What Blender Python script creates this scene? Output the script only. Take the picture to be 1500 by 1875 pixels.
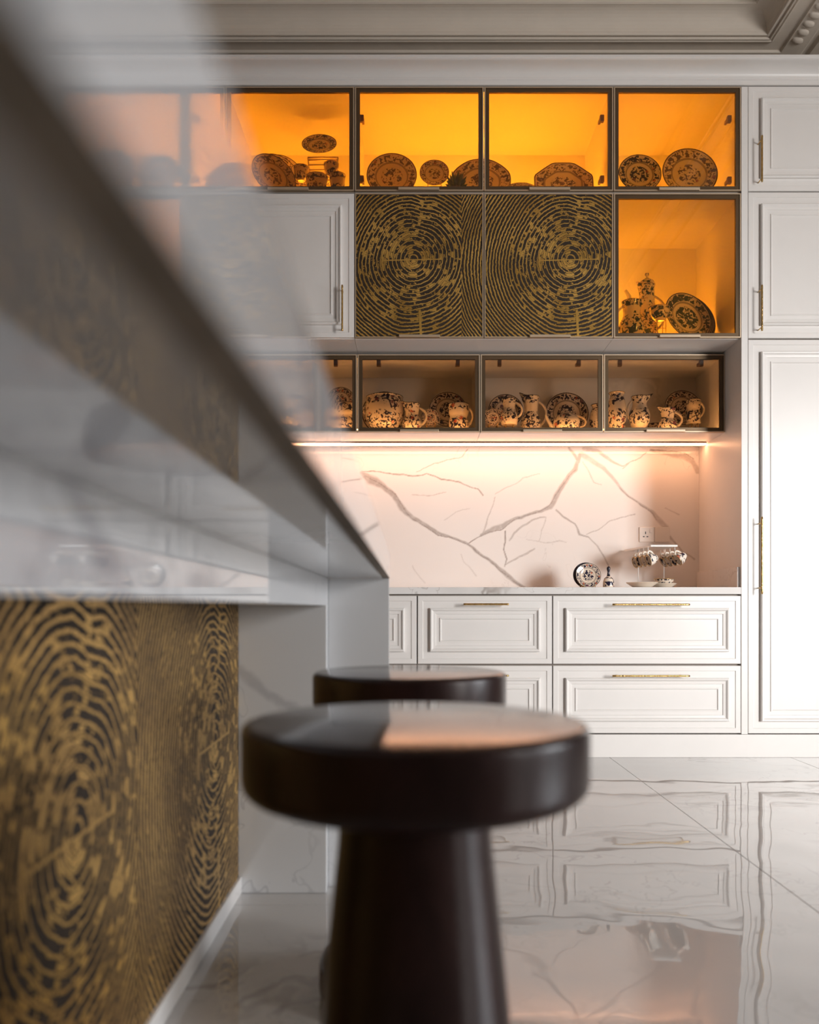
import bpy, bmesh, math, random
import numpy as np
from mathutils import Vector, Matrix, Euler

for o in list(bpy.data.objects):
    bpy.data.objects.remove(o, do_unlink=True)
S = bpy.context.scene
C = S.collection
PI = math.pi
random.seed(7)

# ------------------------------------------------------------------ camera
EYE = 0.784            # camera height
F = 1500.0             # focal length in pixels of the 1500 px wide frame
VX, VY = 750.0, 1115.0 # vanishing point of the depth lines
cam_d = bpy.data.cameras.new('camera')
cam = bpy.data.objects.new('camera', cam_d)
C.objects.link(cam)
S.camera = cam
cam.location = (0, 0, EYE)
cam.rotation_euler = (PI / 2, 0, 0)
cam_d.sensor_fit = 'HORIZONTAL'
cam_d.sensor_width = 36.0
cam_d.lens = 36.0
cam_d.shift_y = (VY - 937.5) / 1500.0
cam_d.clip_start = 0.01
cam_d.clip_end = 60
cam_d.dof.use_dof = True
cam_d.dof.focus_distance = 4.45
cam_d.dof.aperture_fstop = 2.75

# ------------------------------------------------------------------ world, daylight, exposure
w = bpy.data.worlds.new('sky'); S.world = w
w.use_nodes = True
w.node_tree.nodes['Background'].inputs[0].default_value = (0.75, 0.85, 1.0, 1)
w.node_tree.nodes['Background'].inputs[1].default_value = 0.15

def area(name, loc, target, sx, sy, power, col, spread=180):
    d = bpy.data.lights.new(name, 'AREA')
    d.shape = 'RECTANGLE'; d.size = sx; d.size_y = sy
    d.energy = power; d.color = col; d.spread = math.radians(spread)
    o = bpy.data.objects.new(name, d); C.objects.link(o)
    o.location = loc
    v = Vector(target) - Vector(loc)
    o.rotation_euler = v.to_track_quat('-Z', 'Y').to_euler()
    return o
# daylight entering by the tall window in the wall behind the camera; the one in the right-hand wall is added fill
area('window_daylight', (4.9, -1.38, 1.5), (1.3, 4.3, 0.3), 1.5, 2.2, 106, (1.0, 0.97, 0.945), 84)
area('side_fill_light', (5.98, 1.2, 1.5), (-0.2, 1.2, 0.4), 1.8, 2.0, 50, (0.93, 0.955, 1.0), 90)
S.view_settings.view_transform = 'Standard'
S.view_settings.look = 'None'
S.view_settings.exposure = 0.0
S.view_settings.gamma = 1.0
S.view_settings.use_curve_mapping = False

# ------------------------------------------------------------------ key planes (metres)
YF = 4.323             # plane of the cabinet fronts
YB = 4.958             # face of the marble backsplash
YL = 4.545             # plane of the lower glazed doors
def fx(px, d=YF): return (px - VX) * d / F
def fz(py, d=YF): return EYE + (VY - py) * d / F
GX = [-1.656, -0.973, -0.290, 0.393, 1.077, 1.752]   # cabinet grid
Z_CT = 0.899           # counter top
Z_LOW0, Z_LOW1 = 1.763, 2.199
Z_MID0, Z_MID1 = fz(619), fz(353)
Z_TOP0, Z_TOP1 = fz(350), fz(158)

# ------------------------------------------------------------------ node helpers
class NT:
    def __init__(s, name):
        s.m = bpy.data.materials.new(name); s.m.use_nodes = True
        s.t = s.m.node_tree; s.n = s.t.nodes; s.l = s.t.links
        s.b = s.n['Principled BSDF']; s.out = s.n['Material Output']
    def new(s, typ, **kw):
        n = s.n.new(typ)
        for k, v in kw.items(): setattr(n, k, v)
        return n
    def put(s, sock, v):
        if isinstance(v, bpy.types.NodeSocket): s.l.new(v, sock)
        else:
            if sock.type == 'RGBA' and len(v) == 3: v = (*v, 1)
            sock.default_value = v
    def m_(s, op, a, b=0.0, c=0.0, clamp=False):
        n = s.new('ShaderNodeMath', operation=op); n.use_clamp = clamp
        s.put(n.inputs[0], a)
        if len(n.inputs) > 1: s.put(n.inputs[1], b)
        if len(n.inputs) > 2: s.put(n.inputs[2], c)
        return n.outputs[0]
    def v_(s, op, a, b=(0, 0, 0)):
        n = s.new('ShaderNodeVectorMath', operation=op)
        s.put(n.inputs[0], a); 
        if op == 'SCALE': s.put(n.inputs['Scale'], b)
        else: s.put(n.inputs[1], b)
        return n.outputs['Value'] if op in ('LENGTH', 'DISTANCE', 'DOT_PRODUCT') else n.outputs['Vector']
    def noise(s, vec, scale, detail=2.0, rough=0.5, dist=0.0):
        n = s.new('ShaderNodeTexNoise')
        if vec is not None: s.l.new(vec, n.inputs['Vector'])
        n.inputs['Scale'].default_value = scale; n.inputs['Detail'].default_value = detail
        n.inputs['Roughness'].default_value = rough; n.inputs['Distortion'].default_value = dist
        return n
    def step(s, v, lo, hi, o0=0.0, o1=1.0):
        n = s.new('ShaderNodeMapRange', interpolation_type='SMOOTHSTEP')
        s.put(n.inputs['Value'], v)
        n.inputs['From Min'].default_value = lo; n.inputs['From Max'].default_value = hi
        n.inputs['To Min'].default_value = o0; n.inputs['To Max'].default_value = o1
        return n.outputs['Result']
    def mix(s, f, a, b):
        n = s.new('ShaderNodeMix', data_type='RGBA')
        s.put(n.inputs['Factor'], f); s.put(n.inputs[6], a); s.put(n.inputs[7], b)
        return n.outputs[2]
    def comb(s, x, y, z):
        n = s.new('ShaderNodeCombineXYZ'); s.put(n.inputs[0], x); s.put(n.inputs[1], y); s.put(n.inputs[2], z)
        return n.outputs[0]
    def sep(s, v):
        n = s.new('ShaderNodeSeparateXYZ'); s.l.new(v, n.inputs[0]); return n.outputs
    def coord(s, k='Object'): return s.new('ShaderNodeTexCoord').outputs[k]
    def pos(s): return s.new('ShaderNodeNewGeometry').outputs['Position']
    def bump(s, h, strength=0.3, dist=0.002):
        n = s.new('ShaderNodeBump'); s.l.new(h, n.inputs['Height'])
        n.inputs['Strength'].default_value = strength; n.inputs['Distance'].default_value = dist
        s.l.new(n.outputs[0], s.b.inputs['Normal'])
    def set(s, **kw):
        for k, v in kw.items(): s.put(s.b.inputs[k.replace('_', ' ')], v)
        return s.m

def plain(name, col, rough=0.4, metal=0.0, nscale=None, amt=0.08, coat=0.0, bump=None):
    t = NT(name)
    p = t.coord()
    n = t.noise(p, nscale or 6.0, 3.0)
    f = t.step(n.outputs['Fac'], 0.3, 0.7)
    dark = tuple(c * (1 - amt) for c in col)
    c = t.mix(f, dark, col)
    t.set(Base_Color=c, Roughness=rough, Metallic=metal, Coat_Weight=coat)
    if bump:
        b = t.noise(p, bump[0], 2.0)
        t.bump(b.outputs['Fac'], bump[1], bump[2])
    return t.m

def emit(name, col, strength):
    t = NT(name)
    p = t.coord(); n = t.noise(p, 3.0)
    f = t.step(n.outputs['Fac'], 0.2, 0.8, strength * 0.97, strength)
    t.set(Base_Color=(0.8, 0.8, 0.8), Emission_Color=col, Emission_Strength=f)
    return t.m

def marble(name, base, vein, scale=1.0, rough=0.06, attr=False, ior=1.5, wave=0.0, off=(0, 0, 0), amount=1.0):
    t = NT(name)
    p0 = t.v_('ADD', t.pos(), off)
    warp = t.noise(p0, 1.3 * scale, 4.0, 0.6)
    wv = t.v_('SCALE', t.v_('SUBTRACT', warp.outputs['Color'], (0.5, 0.5, 0.5)), 0.9 / scale)
    p = t.v_('ADD', p0, wv)
    n1 = t.noise(p, 0.75 * scale, 5.0, 0.55)
    d1 = t.m_('ABSOLUTE', t.m_('SUBTRACT', n1.outputs['Fac'], 0.5))
    n2 = t.noise(p, 2.1 * scale, 4.0, 0.6)
    d2 = t.m_('ABSOLUTE', t.m_('SUBTRACT', n2.outputs['Fac'], 0.5))
    mod = t.noise(p0, 1.1 * scale, 2.0)
    mk = t.step(mod.outputs['Fac'], 0.46, 0.62)
    v1 = t.m_('MULTIPLY', t.step(d1, 0.0, 0.016, 0.75, 0.0), mk)
    v2 = t.m_('MULTIPLY', t.step(d2, 0.0, 0.008, 0.42, 0.0), t.step(mod.outputs['Fac'], 0.40, 0.58))
    soft = t.m_('MULTIPLY', t.step(d1, 0.0, 0.09, 0.16, 0.0), mk)
    v = t.m_('MAXIMUM', t.m_('MAXIMUM', v1, v2), soft)
    v = t.m_('MULTIPLY', v, amount)
    if name == 'island_marble':
        X, Y, Z = t.sep(t.pos())
        wn = t.noise(t.pos(), 7.0, 4.0, 0.6); wo = t.m_('SUBTRACT', wn.outputs['Fac'], 0.5)
        sA = t.m_('ADD', t.m_('SUBTRACT', t.m_('ADD', Y, t.m_('MULTIPLY', Z, 1.5)), 0.545 + 0.87 * 1.5), t.m_('MULTIPLY', wo, 0.10))
        mA = t.m_('MULTIPLY', t.step(t.m_('ABSOLUTE', sA), 0.012, 0.05, 0.62, 0.0), t.step(Y, 1.0, 1.1, 1.0, 0.0))
        sB = t.m_('ADD', t.m_('SUBTRACT', t.m_('ADD', Z, t.m_('MULTIPLY', X, 0.62)), 0.60 - 0.466 * 0.62), t.m_('MULTIPLY', wo, 0.10))
        mB = t.m_('MULTIPLY', t.step(t.m_('ABSOLUTE', sB), 0.004, 0.03, 0.40, 0.0), t.step(Y, 2.2, 2.24))
        mB = t.m_('MULTIPLY', mB, t.step(X, -0.30, -0.24, 1.0, 0.0))
        v = t.m_('MAXIMUM', v, t.m_('MAXIMUM', mA, mB))
    if attr:
        a = t.new('ShaderNodeAttribute', attribute_name='vein').outputs['Fac']
        fine = t.noise(p0, 40.0, 3.0)
        a = t.m_('MULTIPLY', a, t.step(fine.outputs['Fac'], 0.25, 0.6, 0.72, 1.0))
        v = t.m_('MAXIMUM', t.m_('MULTIPLY', v, 0.35), a)
    cloud = t.noise(p0, 0.9 * scale, 3.0)
    b = t.mix(t.step(cloud.outputs['Fac'], 0.3, 0.7), tuple(c * 0.95 for c in base), base)
    t.set(Base_Color=t.mix(v, b, vein), Roughness=rough, IOR=ior)
    if wave > 0:
        wn = t.noise(p0, 3.2, 1.5, 0.5)
        t.bump(wn.outputs['Fac'], 1.0, wave)
    return t.m

def ring_material():
    """Gold-leaf tree rings raised on a dark brown ground; UV in metres, (0,0) at a ring centre, repeat 0.83 m."""
    t = NT('tree_ring_relief')
    uv = t.coord('UV')
    x, y, _ = t.sep(uv)
    PER, LEFT = 0.83, 0.575
    u = t.m_('SUBTRACT', t.m_('FLOORED_MODULO', t.m_('ADD', x, LEFT), PER), LEFT)
    v = t.m_('MULTIPLY', y, 0.92)
    p = t.comb(u, v, 0.0)
    w1 = t.noise(p, 2.6, 1.0); w2 = t.noise(p, 9.0, 2.0); w3 = t.noise(p, 60.0, 2.0)
    d = t.v_('LENGTH', p)
    fade = t.step(d, 0.0, 0.25, 0.25, 1.0)
    dd = t.m_('ADD', d, t.m_('MULTIPLY', t.m_('MULTIPLY', t.m_('SUBTRACT', w1.outputs['Fac'], 0.5), 0.065), fade))
    dd = t.m_('ADD', dd, t.m_('MULTIPLY', t.m_('SUBTRACT', w2.outputs['Fac'], 0.5), 0.014))
    dd = t.m_('ADD', dd, t.m_('MULTIPLY', t.m_('SUBTRACT', w3.outputs['Fac'], 0.5), 0.009))
    # a notch near the top where the rings dip
    dip = t.step(t.m_('ABSOLUTE', t.m_('SUBTRACT', u, 0.05)), 0.0, 0.07, 0.011, 0.0)
    dip = t.m_('MULTIPLY', dip, t.step(v, 0.1, 0.2))
    dd = t.m_('ADD', dd, dip)
    phase = t.m_('ADD', t.m_('MULTIPLY', dd, 43.0), t.m_('MULTIPLY', t.m_('MULTIPLY', dd, dd), 20.0))
    ring = t.m_('FLOOR', phase); fr = t.m_('FRACT', phase)
    tri = t.m_('ABSOLUTE', t.m_('SUBTRACT', fr, 0.5))          # 0 at mid, .5 at ring edge
    lw = t.step(d, 0.16, 0.36, 0.385, 0.30)
    line = t.step(t.m_('SUBTRACT', tri, lw), -0.02, 0.02)
    # broken fills between the rings
    q = t.comb(t.m_('MULTIPLY', u, 1.0), t.m_('MULTIPLY', v, 1.0), t.m_('MULTIPLY', ring, 1.37))
    f1 = t.noise(q, 23.0, 4.0, 0.62)
    thr = t.step(d, 0.22, 0.42, 0.0, 0.16)
    fill = t.step(t.m_('SUBTRACT', f1.outputs['Fac'], thr), 0.525, 0.54)
    fill = t.m_('MULTIPLY', fill, t.step(tri, 0.27, 0.31, 1.0, 0.0))
    # gaps in the lines
    f2 = t.noise(t.v_('ADD', q, (5.2, 1.7, 0.0)), 22.0, 1.0)
    gap = t.step(f2.outputs['Fac'], 0.25, 0.27)
    wearn = t.noise(p, 110.0, 2.0)
    chip = t.step(wearn.outputs['Fac'], 0.30, 0.36)
    g = t.m_('MULTIPLY', t.m_('MAXIMUM', t.m_('MULTIPLY', line, gap), fill), chip)
    # cracks
    hc = t.m_('MULTIPLY', t.step(t.m_('ABSOLUTE', t.m_('ADD', v, t.m_('MULTIPLY', u, -0.02))), 0.0022, 0.0035, 1.0, 0.0),
              t.step(t.m_('ABSOLUTE', t.m_('SUBTRACT', u, -0.01)), 0.145, 0.155, 1.0, 0.0))
    vc = t.m_('MULTIPLY', t.step(t.m_('ABSOLUTE', t.m_('ADD', t.m_('SUBTRACT', u, 0.018), t.m_('MULTIPLY', v, 0.06))), 0.005, 0.008, 1.0, 0.0),
              t.step(v, -0.25, -0.235, 1.0, 0.0))
    g = t.m_('MAXIMUM', g, t.m_('MAXIMUM', hc, vc))
    tone = t.noise(p, 5.0, 3.0)
    gold = t.mix(t.step(tone.outputs['Fac'], 0.3, 0.7), (0.46, 0.26, 0.060), (0.80, 0.48, 0.125))
    dark = t.mix(t.step(w3.outputs['Fac'], 0.3, 0.7), (0.024, 0.015, 0.009), (0.042, 0.027, 0.017))
    t.set(Base_Color=t.mix(g, dark, gold), Metallic=t.m_('MULTIPLY', g, 0.6), Roughness=t.m_('SUBTRACT', 0.6, t.m_('MULTIPLY', g, 0.28)), Specular_IOR_Level=0.3)
    hgt = t.m_('ADD', g, t.m_('MULTIPLY', w3.outputs['Fac'], 0.25))
    t.bump(hgt, 1.0, 0.003)
    return t.m

def pane_glass(name, tint, refl=1.0, rough=0.0):
    t = NT(name)
    t.n.remove(t.b)
    tr = t.new('ShaderNodeBsdfTransparent')
    p = t.coord(); n = t.noise(p, 2.0)
    t.l.new(t.mix(t.step(n.outputs['Fac'], 0.2, 0.8), tuple(c * 0.985 for c in tint), tint), tr.inputs[0])
    gl = t.new('ShaderNodeBsdfGlossy'); gl.inputs['Roughness'].default_value = rough
    gl.inputs['Color'].default_value = (1, 1, 1, 1)
    fr = t.new('ShaderNodeFresnel'); fr.inputs['IOR'].default_value = 1.5
    ms = t.new('ShaderNodeMixShader')
    t.l.new(t.m_('MULTIPLY', fr.outputs[0], refl), ms.inputs[0])
    t.l.new(tr.outputs[0], ms.inputs[1]); t.l.new(gl.outputs[0], ms.inputs[2])
    t.l.new(ms.outputs[0], t.out.inputs[0])
    return t.m

def ceramic(name, base, leaf, flower, second, rimcol, dense=0.5, plate=True, scale=1.0, rough=0.12):
    """glazed printed earthenware; plates use UV scaled so the rim is at radius 1, hollow ware object space"""
    t = NT(name)
    if plate:
        p = t.coord('UV'); r = t.v_('LENGTH', p)
        k = 1.0
    else:
        p = t.coord('Object'); k = 7.0
    oi = t.new('ShaderNodeObjectInfo').outputs['Random']
    p2 = t.v_('ADD', p, t.comb(t.m_('MULTIPLY', oi, 9.0), t.m_('MULTIPLY', oi, 5.0), t.m_('MULTIPLY', oi, 3.0)))
    n1 = t.noise(p2, 6.5 * k * scale, 1.5, 0.5, 0.6)
    n2 = t.noise(p2, 13.0 * k * scale, 1.0, 0.5, 0.4)
    vor = t.new('ShaderNodeTexVoronoi'); t.l.new(p2, vor.inputs['Vector']); vor.inputs['Scale'].default_value = 3.4 * k * scale
    vs = t.sep(vor.outputs['Color'])
    th = 0.60 - 0.13 * dense
    m_leaf = t.step(n1.outputs['Fac'], th, th + 0.02)
    m_sprig = t.step(n2.outputs['Fac'], th + 0.03, th + 0.05)
    petal = t.m_('ADD', vor.outputs['Distance'], t.m_('MULTIPLY', t.m_('SUBTRACT', n2.outputs['Fac'], 0.5), 0.35))
    m_fl = t.m_('MULTIPLY', t.step(petal, 0.26, 0.30, 1.0, 0.0), t.step(vs[0], 0.98 - 0.75 * dense, 1.0 - 0.75 * dense))
    core = t.step(t.m_('FRACT', t.m_('MULTIPLY', petal, 9.0)), 0.2, 0.3, 0.45, 1.0)
    flc = t.mix(t.step(vs[1], 0.5, 0.52), flower, second)
    if plate:
        ang = t.noise(p2, 2.5, 1.0)
        rr = t.m_('ADD', r, t.m_('MULTIPLY', t.m_('SUBTRACT', ang.outputs['Fac'], 0.5), 0.12))
        rim = t.m_('MULTIPLY', t.step(rr, 0.66, 0.69), t.step(rr, 0.92, 0.95, 1.0, 0.0))
        cen = t.step(rr, 0.30 + 0.22 * dense, 0.34 + 0.22 * dense, 1.0, 0.0)
        zone = t.m_('MAXIMUM', rim, cen)
    else:
        z = t.sep(t.coord('Generated'))[2]
        zn = t.noise(p2, 22.0 * scale, 1.0)
        zz = t.m_('ADD', z, t.m_('MULTIPLY', t.m_('SUBTRACT', zn.outputs['Fac'], 0.5), 0.35))
        belly = t.m_('MULTIPLY', t.step(zz, 0.10, 0.13), t.step(zz, 0.50, 0.54, 1.0, 0.0))
        collar = t.m_('MULTIPLY', t.step(zz, 0.74, 0.77), t.step(zz, 0.93, 0.95, 1.0, 0.0))
        spots = t.step(zn.outputs['Fac'], 0.56, 0.60)
        zone = t.m_('MAXIMUM', t.m_('MAXIMUM', belly, collar), spots)
    col = t.mix(t.m_('MULTIPLY', t.m_('MAXIMUM', m_leaf, m_sprig), zone), base, leaf)
    col = t.mix(t.m_('MULTIPLY', t.m_('MULTIPLY', m_fl, core), zone), col, flc)
    if plate:
        band = t.m_('MULTIPLY', t.step(r, 0.595, 0.61), t.step(r, 0.655, 0.67, 1.0, 0.0))
        col = t.mix(t.m_('MULTIPLY', band, 0.62), col, rimcol)
        col = t.mix(t.step(r, 0.955, 0.965), col, rimcol)
    t.set(Base_Color=col, Roughness=rough, IOR=1.52)
    return t.m

# ------------------------------------------------------------------ materials
M = {}
M['white'] = plain('white_lacquer', (0.80, 0.77, 0.745), 0.32, amt=0.02)
M['wall'] = plain('wall_paint', (0.24, 0.215, 0.19), 0.7, amt=0.04)
M['ceil'] = plain('ceiling_paint', (0.72, 0.64, 0.55), 0.75, amt=0.04)
M['bronze'] = plain('bronze_frame', (0.15, 0.098, 0.055), 0.36, 0.7, amt=0.1)
M['bronze_lip'] = plain('champagne_metal', (0.62, 0.48, 0.34), 0.38, 0.6, amt=0.06)
M['gold'] = plain('hammered_brass', (0.78, 0.52, 0.20), 0.24, 1.0, 60.0, 0.25, bump=(160.0, 0.8, 0.002))
M['darkgap'] = plain('shadow_gap_board', (0.25, 0.21, 0.18), 0.6)
M['wood'] = None
M['marble'] = marble('white_marble', (0.80, 0.775, 0.755), (0.33, 0.28, 0.25), 1.0, 0.05)
M['splash'] = marble('backsplash_marble', (0.88, 0.85, 0.82), (0.27, 0.215, 0.185), 1.0, 0.05, attr=True)
M['island'] = marble('island_marble', (0.66, 0.665, 0.675), (0.27, 0.27, 0.30), 0.8, 0.04, off=(3.1, 0.4, 1.7), ior=1.75)
M['floor'] = marble('floor_marble', (0.57, 0.555, 0.545), (0.27, 0.25, 0.24), 1.1, 0.025, ior=1.85, wave=0.0032, off=(0.3, 2.2, 0.0))
M['grout'] = plain('grey_grout', (0.30, 0.27, 0.24), 0.8)
M['ring'] = ring_material()
M['glass'] = pane_glass('amber_glass', (0.88, 0.73, 0.46), 1.0)
M['glass_low'] = pane_glass('grey_glass', (0.70, 0.65, 0.60), 1.0)
M['led'] = emit('amber_led', (1.0, 0.46, 0.03), 78.0)
M['led_tall'] = emit('amber_led_tall', (1.0, 0.45, 0.03), 130.0)
M['led_low'] = emit('soft_led', (1.0, 0.50, 0.16), 34.0)
M['led_under'] = emit('warm_led', (1.0, 0.45, 0.22), 17.5)
M['rawstone'] = plain('unpolished_stone_edge', (0.30, 0.25, 0.20), 0.7, nscale=30, amt=0.3)
M['plastic'] = plain('white_plastic', (0.80, 0.77, 0.73), 0.3, amt=0.01)
M['black'] = plain('black_plastic', (0.02, 0.018, 0.016), 0.4)
M['wire'] = plain('gilt_wire', (0.60, 0.42, 0.18), 0.35, 0.8)
M['wood_stand'] = plain('brown_wood', (0.20, 0.10, 0.05), 0.4)
M['leafgreen'] = plain('succulent_green', (0.05, 0.09, 0.03), 0.5, amt=0.4, nscale=40)
M['white_coat'] = plain('white_coated_wire', (0.85, 0.84, 0.82), 0.3, amt=0.01)

def wood(nm, r0, r1, ior):
    t = NT(nm)
    p = t.coord(); x, y, z = t.sep(p)
    q = t.comb(t.m_('MULTIPLY', x, 3.0), t.m_('MULTIPLY', y, 14.0), t.m_('MULTIPLY', z, 1.5))
    n = t.noise(q, 3.0, 5.0, 0.6, 0.4)
    c = t.mix(t.step(n.outputs['Fac'], 0.3, 0.7), (0.017, 0.0068, 0.0058), (0.036, 0.0145, 0.012))
    t.set(Base_Color=c, Roughness=t.step(n.outputs['Fac'], 0.2, 0.8, r0, r1), IOR=ior, Specular_IOR_Level=0.3 if r0 > 0.2 else 0.5)
    return t.m
M['wood'] = wood('dark_walnut', 0.27, 0.34, 1.5)
M['wood_top'] = wood('polished_walnut_top', 0.10, 0.15, 1.6)
CREAM = (0.74, 0.62, 0.50)
M['c_rose'] = ceramic('rose_plate', CREAM, (0.14, 0.09, 0.055), (0.34, 0.09, 0.05), (0.16, 0.07, 0.07), (0.11, 0.06, 0.035), 0.42)
M['c_imari'] = ceramic('imari_plate', CREAM, (0.025, 0.022, 0.045), (0.50, 0.10, 0.04), (0.17, 0.06, 0.09), (0.03, 0.016, 0.014), 0.62)
M['c_green'] = ceramic('green_plate', CREAM, (0.022, 0.045, 0.028), (0.045, 0.07, 0.045), (0.03, 0.05, 0.04), (0.05, 0.04, 0.025), 0.75)
CR2 = (0.80, 0.70, 0.58)
M['h_imari'] = ceramic('imari_ware', CR2, (0.022, 0.020, 0.045), (0.56, 0.10, 0.035), (0.20, 0.06, 0.09), (0.03, 0.016, 0.014), 0.42, False)
M['h_green'] = ceramic('green_ware', CREAM, (0.022, 0.045, 0.028), (0.05, 0.075, 0.05), (0.03, 0.05, 0.04), (0.05, 0.04, 0.025), 0.55, False)
M['h_rose'] = ceramic('rose_ware', CREAM, (0.10, 0.065, 0.035), (0.20, 0.07, 0.04), (0.14, 0.07, 0.06), (0.11, 0.06, 0.035), 0.5, False)
M['h_cup'] = ceramic('imari_cup', (0.86, 0.80, 0.72), (0.022, 0.020, 0.045), (0.56, 0.10, 0.035), (0.20, 0.06, 0.09), (0.03, 0.016, 0.014), 0.36, False, 0.9)
M['cream'] = plain('cream_glaze', CR2, 0.12, amt=0.03)
M['navy'] = plain('navy_glaze', (0.02, 0.018, 0.03), 0.12, amt=0.1)
M['gilt'] = plain('gilt_rim', (0.50, 0.33, 0.12), 0.3, 0.8)

# ------------------------------------------------------------------ mesh helpers
def link(name, me, mat, parent=None):
    o = bpy.data.objects.new(name, me); C.objects.link(o)
    if mat is not None and len(me.materials) == 0: me.materials.append(mat)
    if parent is not None: o.parent = parent
    return o
def mesh(name, vs, fs, mat, parent=None, smooth=False):
    me = bpy.data.meshes.new(name); me.from_pydata([tuple(v) for v in vs], [], fs); me.update()
    if smooth:
        for p in me.polygons: p.use_smooth = True
    return link(name, me, mat, parent)
class MB:
    def __init__(s): s.v = []; s.f = []
    def add(s, vs, fs):
        b = len(s.v); s.v += [tuple(v) for v in vs]; s.f += [tuple(i + b for i in f) for f in fs]
    def box(s, x0, x1, y0, y1, z0, z1, ch=0.0):
        if ch <= 0:
            vs = [(x, y, z) for x in (x0, x1) for y in (y0, y1) for z in (z0, z1)]
            s.add(vs, [(0, 1, 3, 2), (4, 6, 7, 5), (0, 4, 5, 1), (2, 3, 7, 6), (0, 2, 6, 4), (1, 5, 7, 3)])
            return
        bm = bmesh.new(); bmesh.ops.create_cube(bm, size=1)
        for v in bm.verts:
            v.co.x = x0 if v.co.x < 0 else x1; v.co.y = y0 if v.co.y < 0 else y1; v.co.z = z0 if v.co.z < 0 else z1
        bmesh.ops.bevel(bm, geom=bm.edges[:], offset=ch, segments=2, affect='EDGES', profile=0.5)
        bm.verts.index_update()
        s.add([v.co[:] for v in bm.verts], [[v.index for v in f.verts] for f in bm.faces]); bm.free()
    def tube(s, pts, r, seg=8, closed=False):
        pts = [Vector(p) for p in pts]; n = len(pts); vs = []; fs = []
        rs = r if isinstance(r, (list, tuple)) else [r] * n
        up = Vector((0, 0, 1))
        t0 = (pts[1] - pts[0]).normalized()
        a = t0.orthogonal().normalized()
        for i, p in enumerate(pts):
            if closed: t = (pts[(i + 1) % n] - pts[i - 1]).normalized()
            else: t = (pts[min(i + 1, n - 1)] - pts[max(i - 1, 0)]).normalized()
            a = (a - t * a.dot(t)).normalized(); b = t.cross(a)
            for k in range(seg):
                th = 2 * PI * k / seg
                vs.append(p + (a * math.cos(th) + b * math.sin(th)) * rs[i])
        for i in range(n if closed else n - 1):
            j = (i + 1) % n
            for k in range(seg):
                k2 = (k + 1) % seg
                fs.append((i * seg + k, i * seg + k2, j * seg + k2, j * seg + k))
        if not closed:
            fs.append(tuple(range(seg))[::-1]); fs.append(tuple(range((n - 1) * seg, n * seg)))
        s.add(vs, fs)
    def build(s, name, mat, parent=None, smooth=False): return mesh(name, s.v, s.f, mat, parent, smooth)
def box(name, x0, x1, y0, y1, z0, z1, mat, parent=None, ch=0.0):
    m = MB(); m.box(x0, x1, y0, y1, z0, z1, ch); return m.build(name, mat, parent)
def empty(name, loc=(0, 0, 0)):
    o = bpy.data.objects.new(name, None); C.objects.link(o); o.location = loc; o.empty_display_size = 0.1; return o
def tag(o, label=None, cat=None, group=None, kind=None):
    if label: o['label'] = label
    if cat: o['category'] = cat
    if group: o['group'] = group
    if kind: o['kind'] = kind
    return o
def struct(o, label=None):
    o['kind'] = 'structure'
    if label: o['label'] = label
    return o
def smooth_by_angle(o, deg=35):
    me = o.data
    for p in me.polygons: p.use_smooth = True
    me.set_sharp_from_angle(angle=math.radians(deg))

def lathe(name, prof, mat, parent=None, seg=40, uvR=None, fn=None, closed_top=False):
    """prof = [(r,z)...]; optional fn(x,y,z)->(x,y,z) deforms"""
    vs = []; fs = []; n = len(prof)
    for (r, z) in prof:
        for k in range(seg):
            a = 2 * PI * k / seg
            vs.append((max(r, 1e-5) * math.cos(a), max(r, 1e-5) * math.sin(a), z))
    for i in range(n - 1):
        for k in range(seg):
            k2 = (k + 1) % seg
            fs.append((i * seg + k, i * seg + k2, (i + 1) * seg + k2, (i + 1) * seg + k))
    raw = vs
    if fn: vs = [fn(*v) for v in vs]
    me = bpy.data.meshes.new(name); me.from_pydata(vs, [], fs)
    for p in me.polygons: p.use_smooth = True
    if uvR:
        ul = me.uv_layers.new(name='UVMap')
        for lp in me.loops:
            x, y, z = raw[lp.vertex_index]; ul.data[lp.index].uv = (x / uvR, y / uvR)
    me.set_sharp_from_angle(angle=math.radians(60))
    return link(name, me, mat, parent)

PROFILE = [(0, -.022), (0, -.002), (.002, 0), (.026, 0), (.0285, -.004), (.064, -.004), (.0645, .012), (.069, .0155), (.074, .015),
           (.082, .007), (.095, .006), (.097, .002), (.116, .002), (.117, .0065), (.122, .0065), (.1255, .001)]
def panel_front(name, x0, x1, z0, z1, yf, mat, parent, prof=PROFILE, k=1.0):
    vs = []; fs = []
    for (i, p) in prof:
        i *= k
        vs += [(x0 + i, yf - p, z0 + i), (x1 - i, yf - p, z0 + i), (x1 - i, yf - p, z1 - i), (x0 + i, yf - p, z1 - i)]
    n = len(prof)
    for r in range(n - 1):
        for j in range(4):
            j2 = (j + 1) % 4
            fs.append((r * 4 + j, r * 4 + j2, (r + 1) * 4 + j2, (r + 1) * 4 + j))
    fs.append(((n - 1) * 4, (n - 1) * 4 + 1, (n - 1) * 4 + 2, (n - 1) * 4 + 3))
    fs.append((3, 2, 1, 0))
    return mesh(name, vs, fs, mat, parent)

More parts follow.
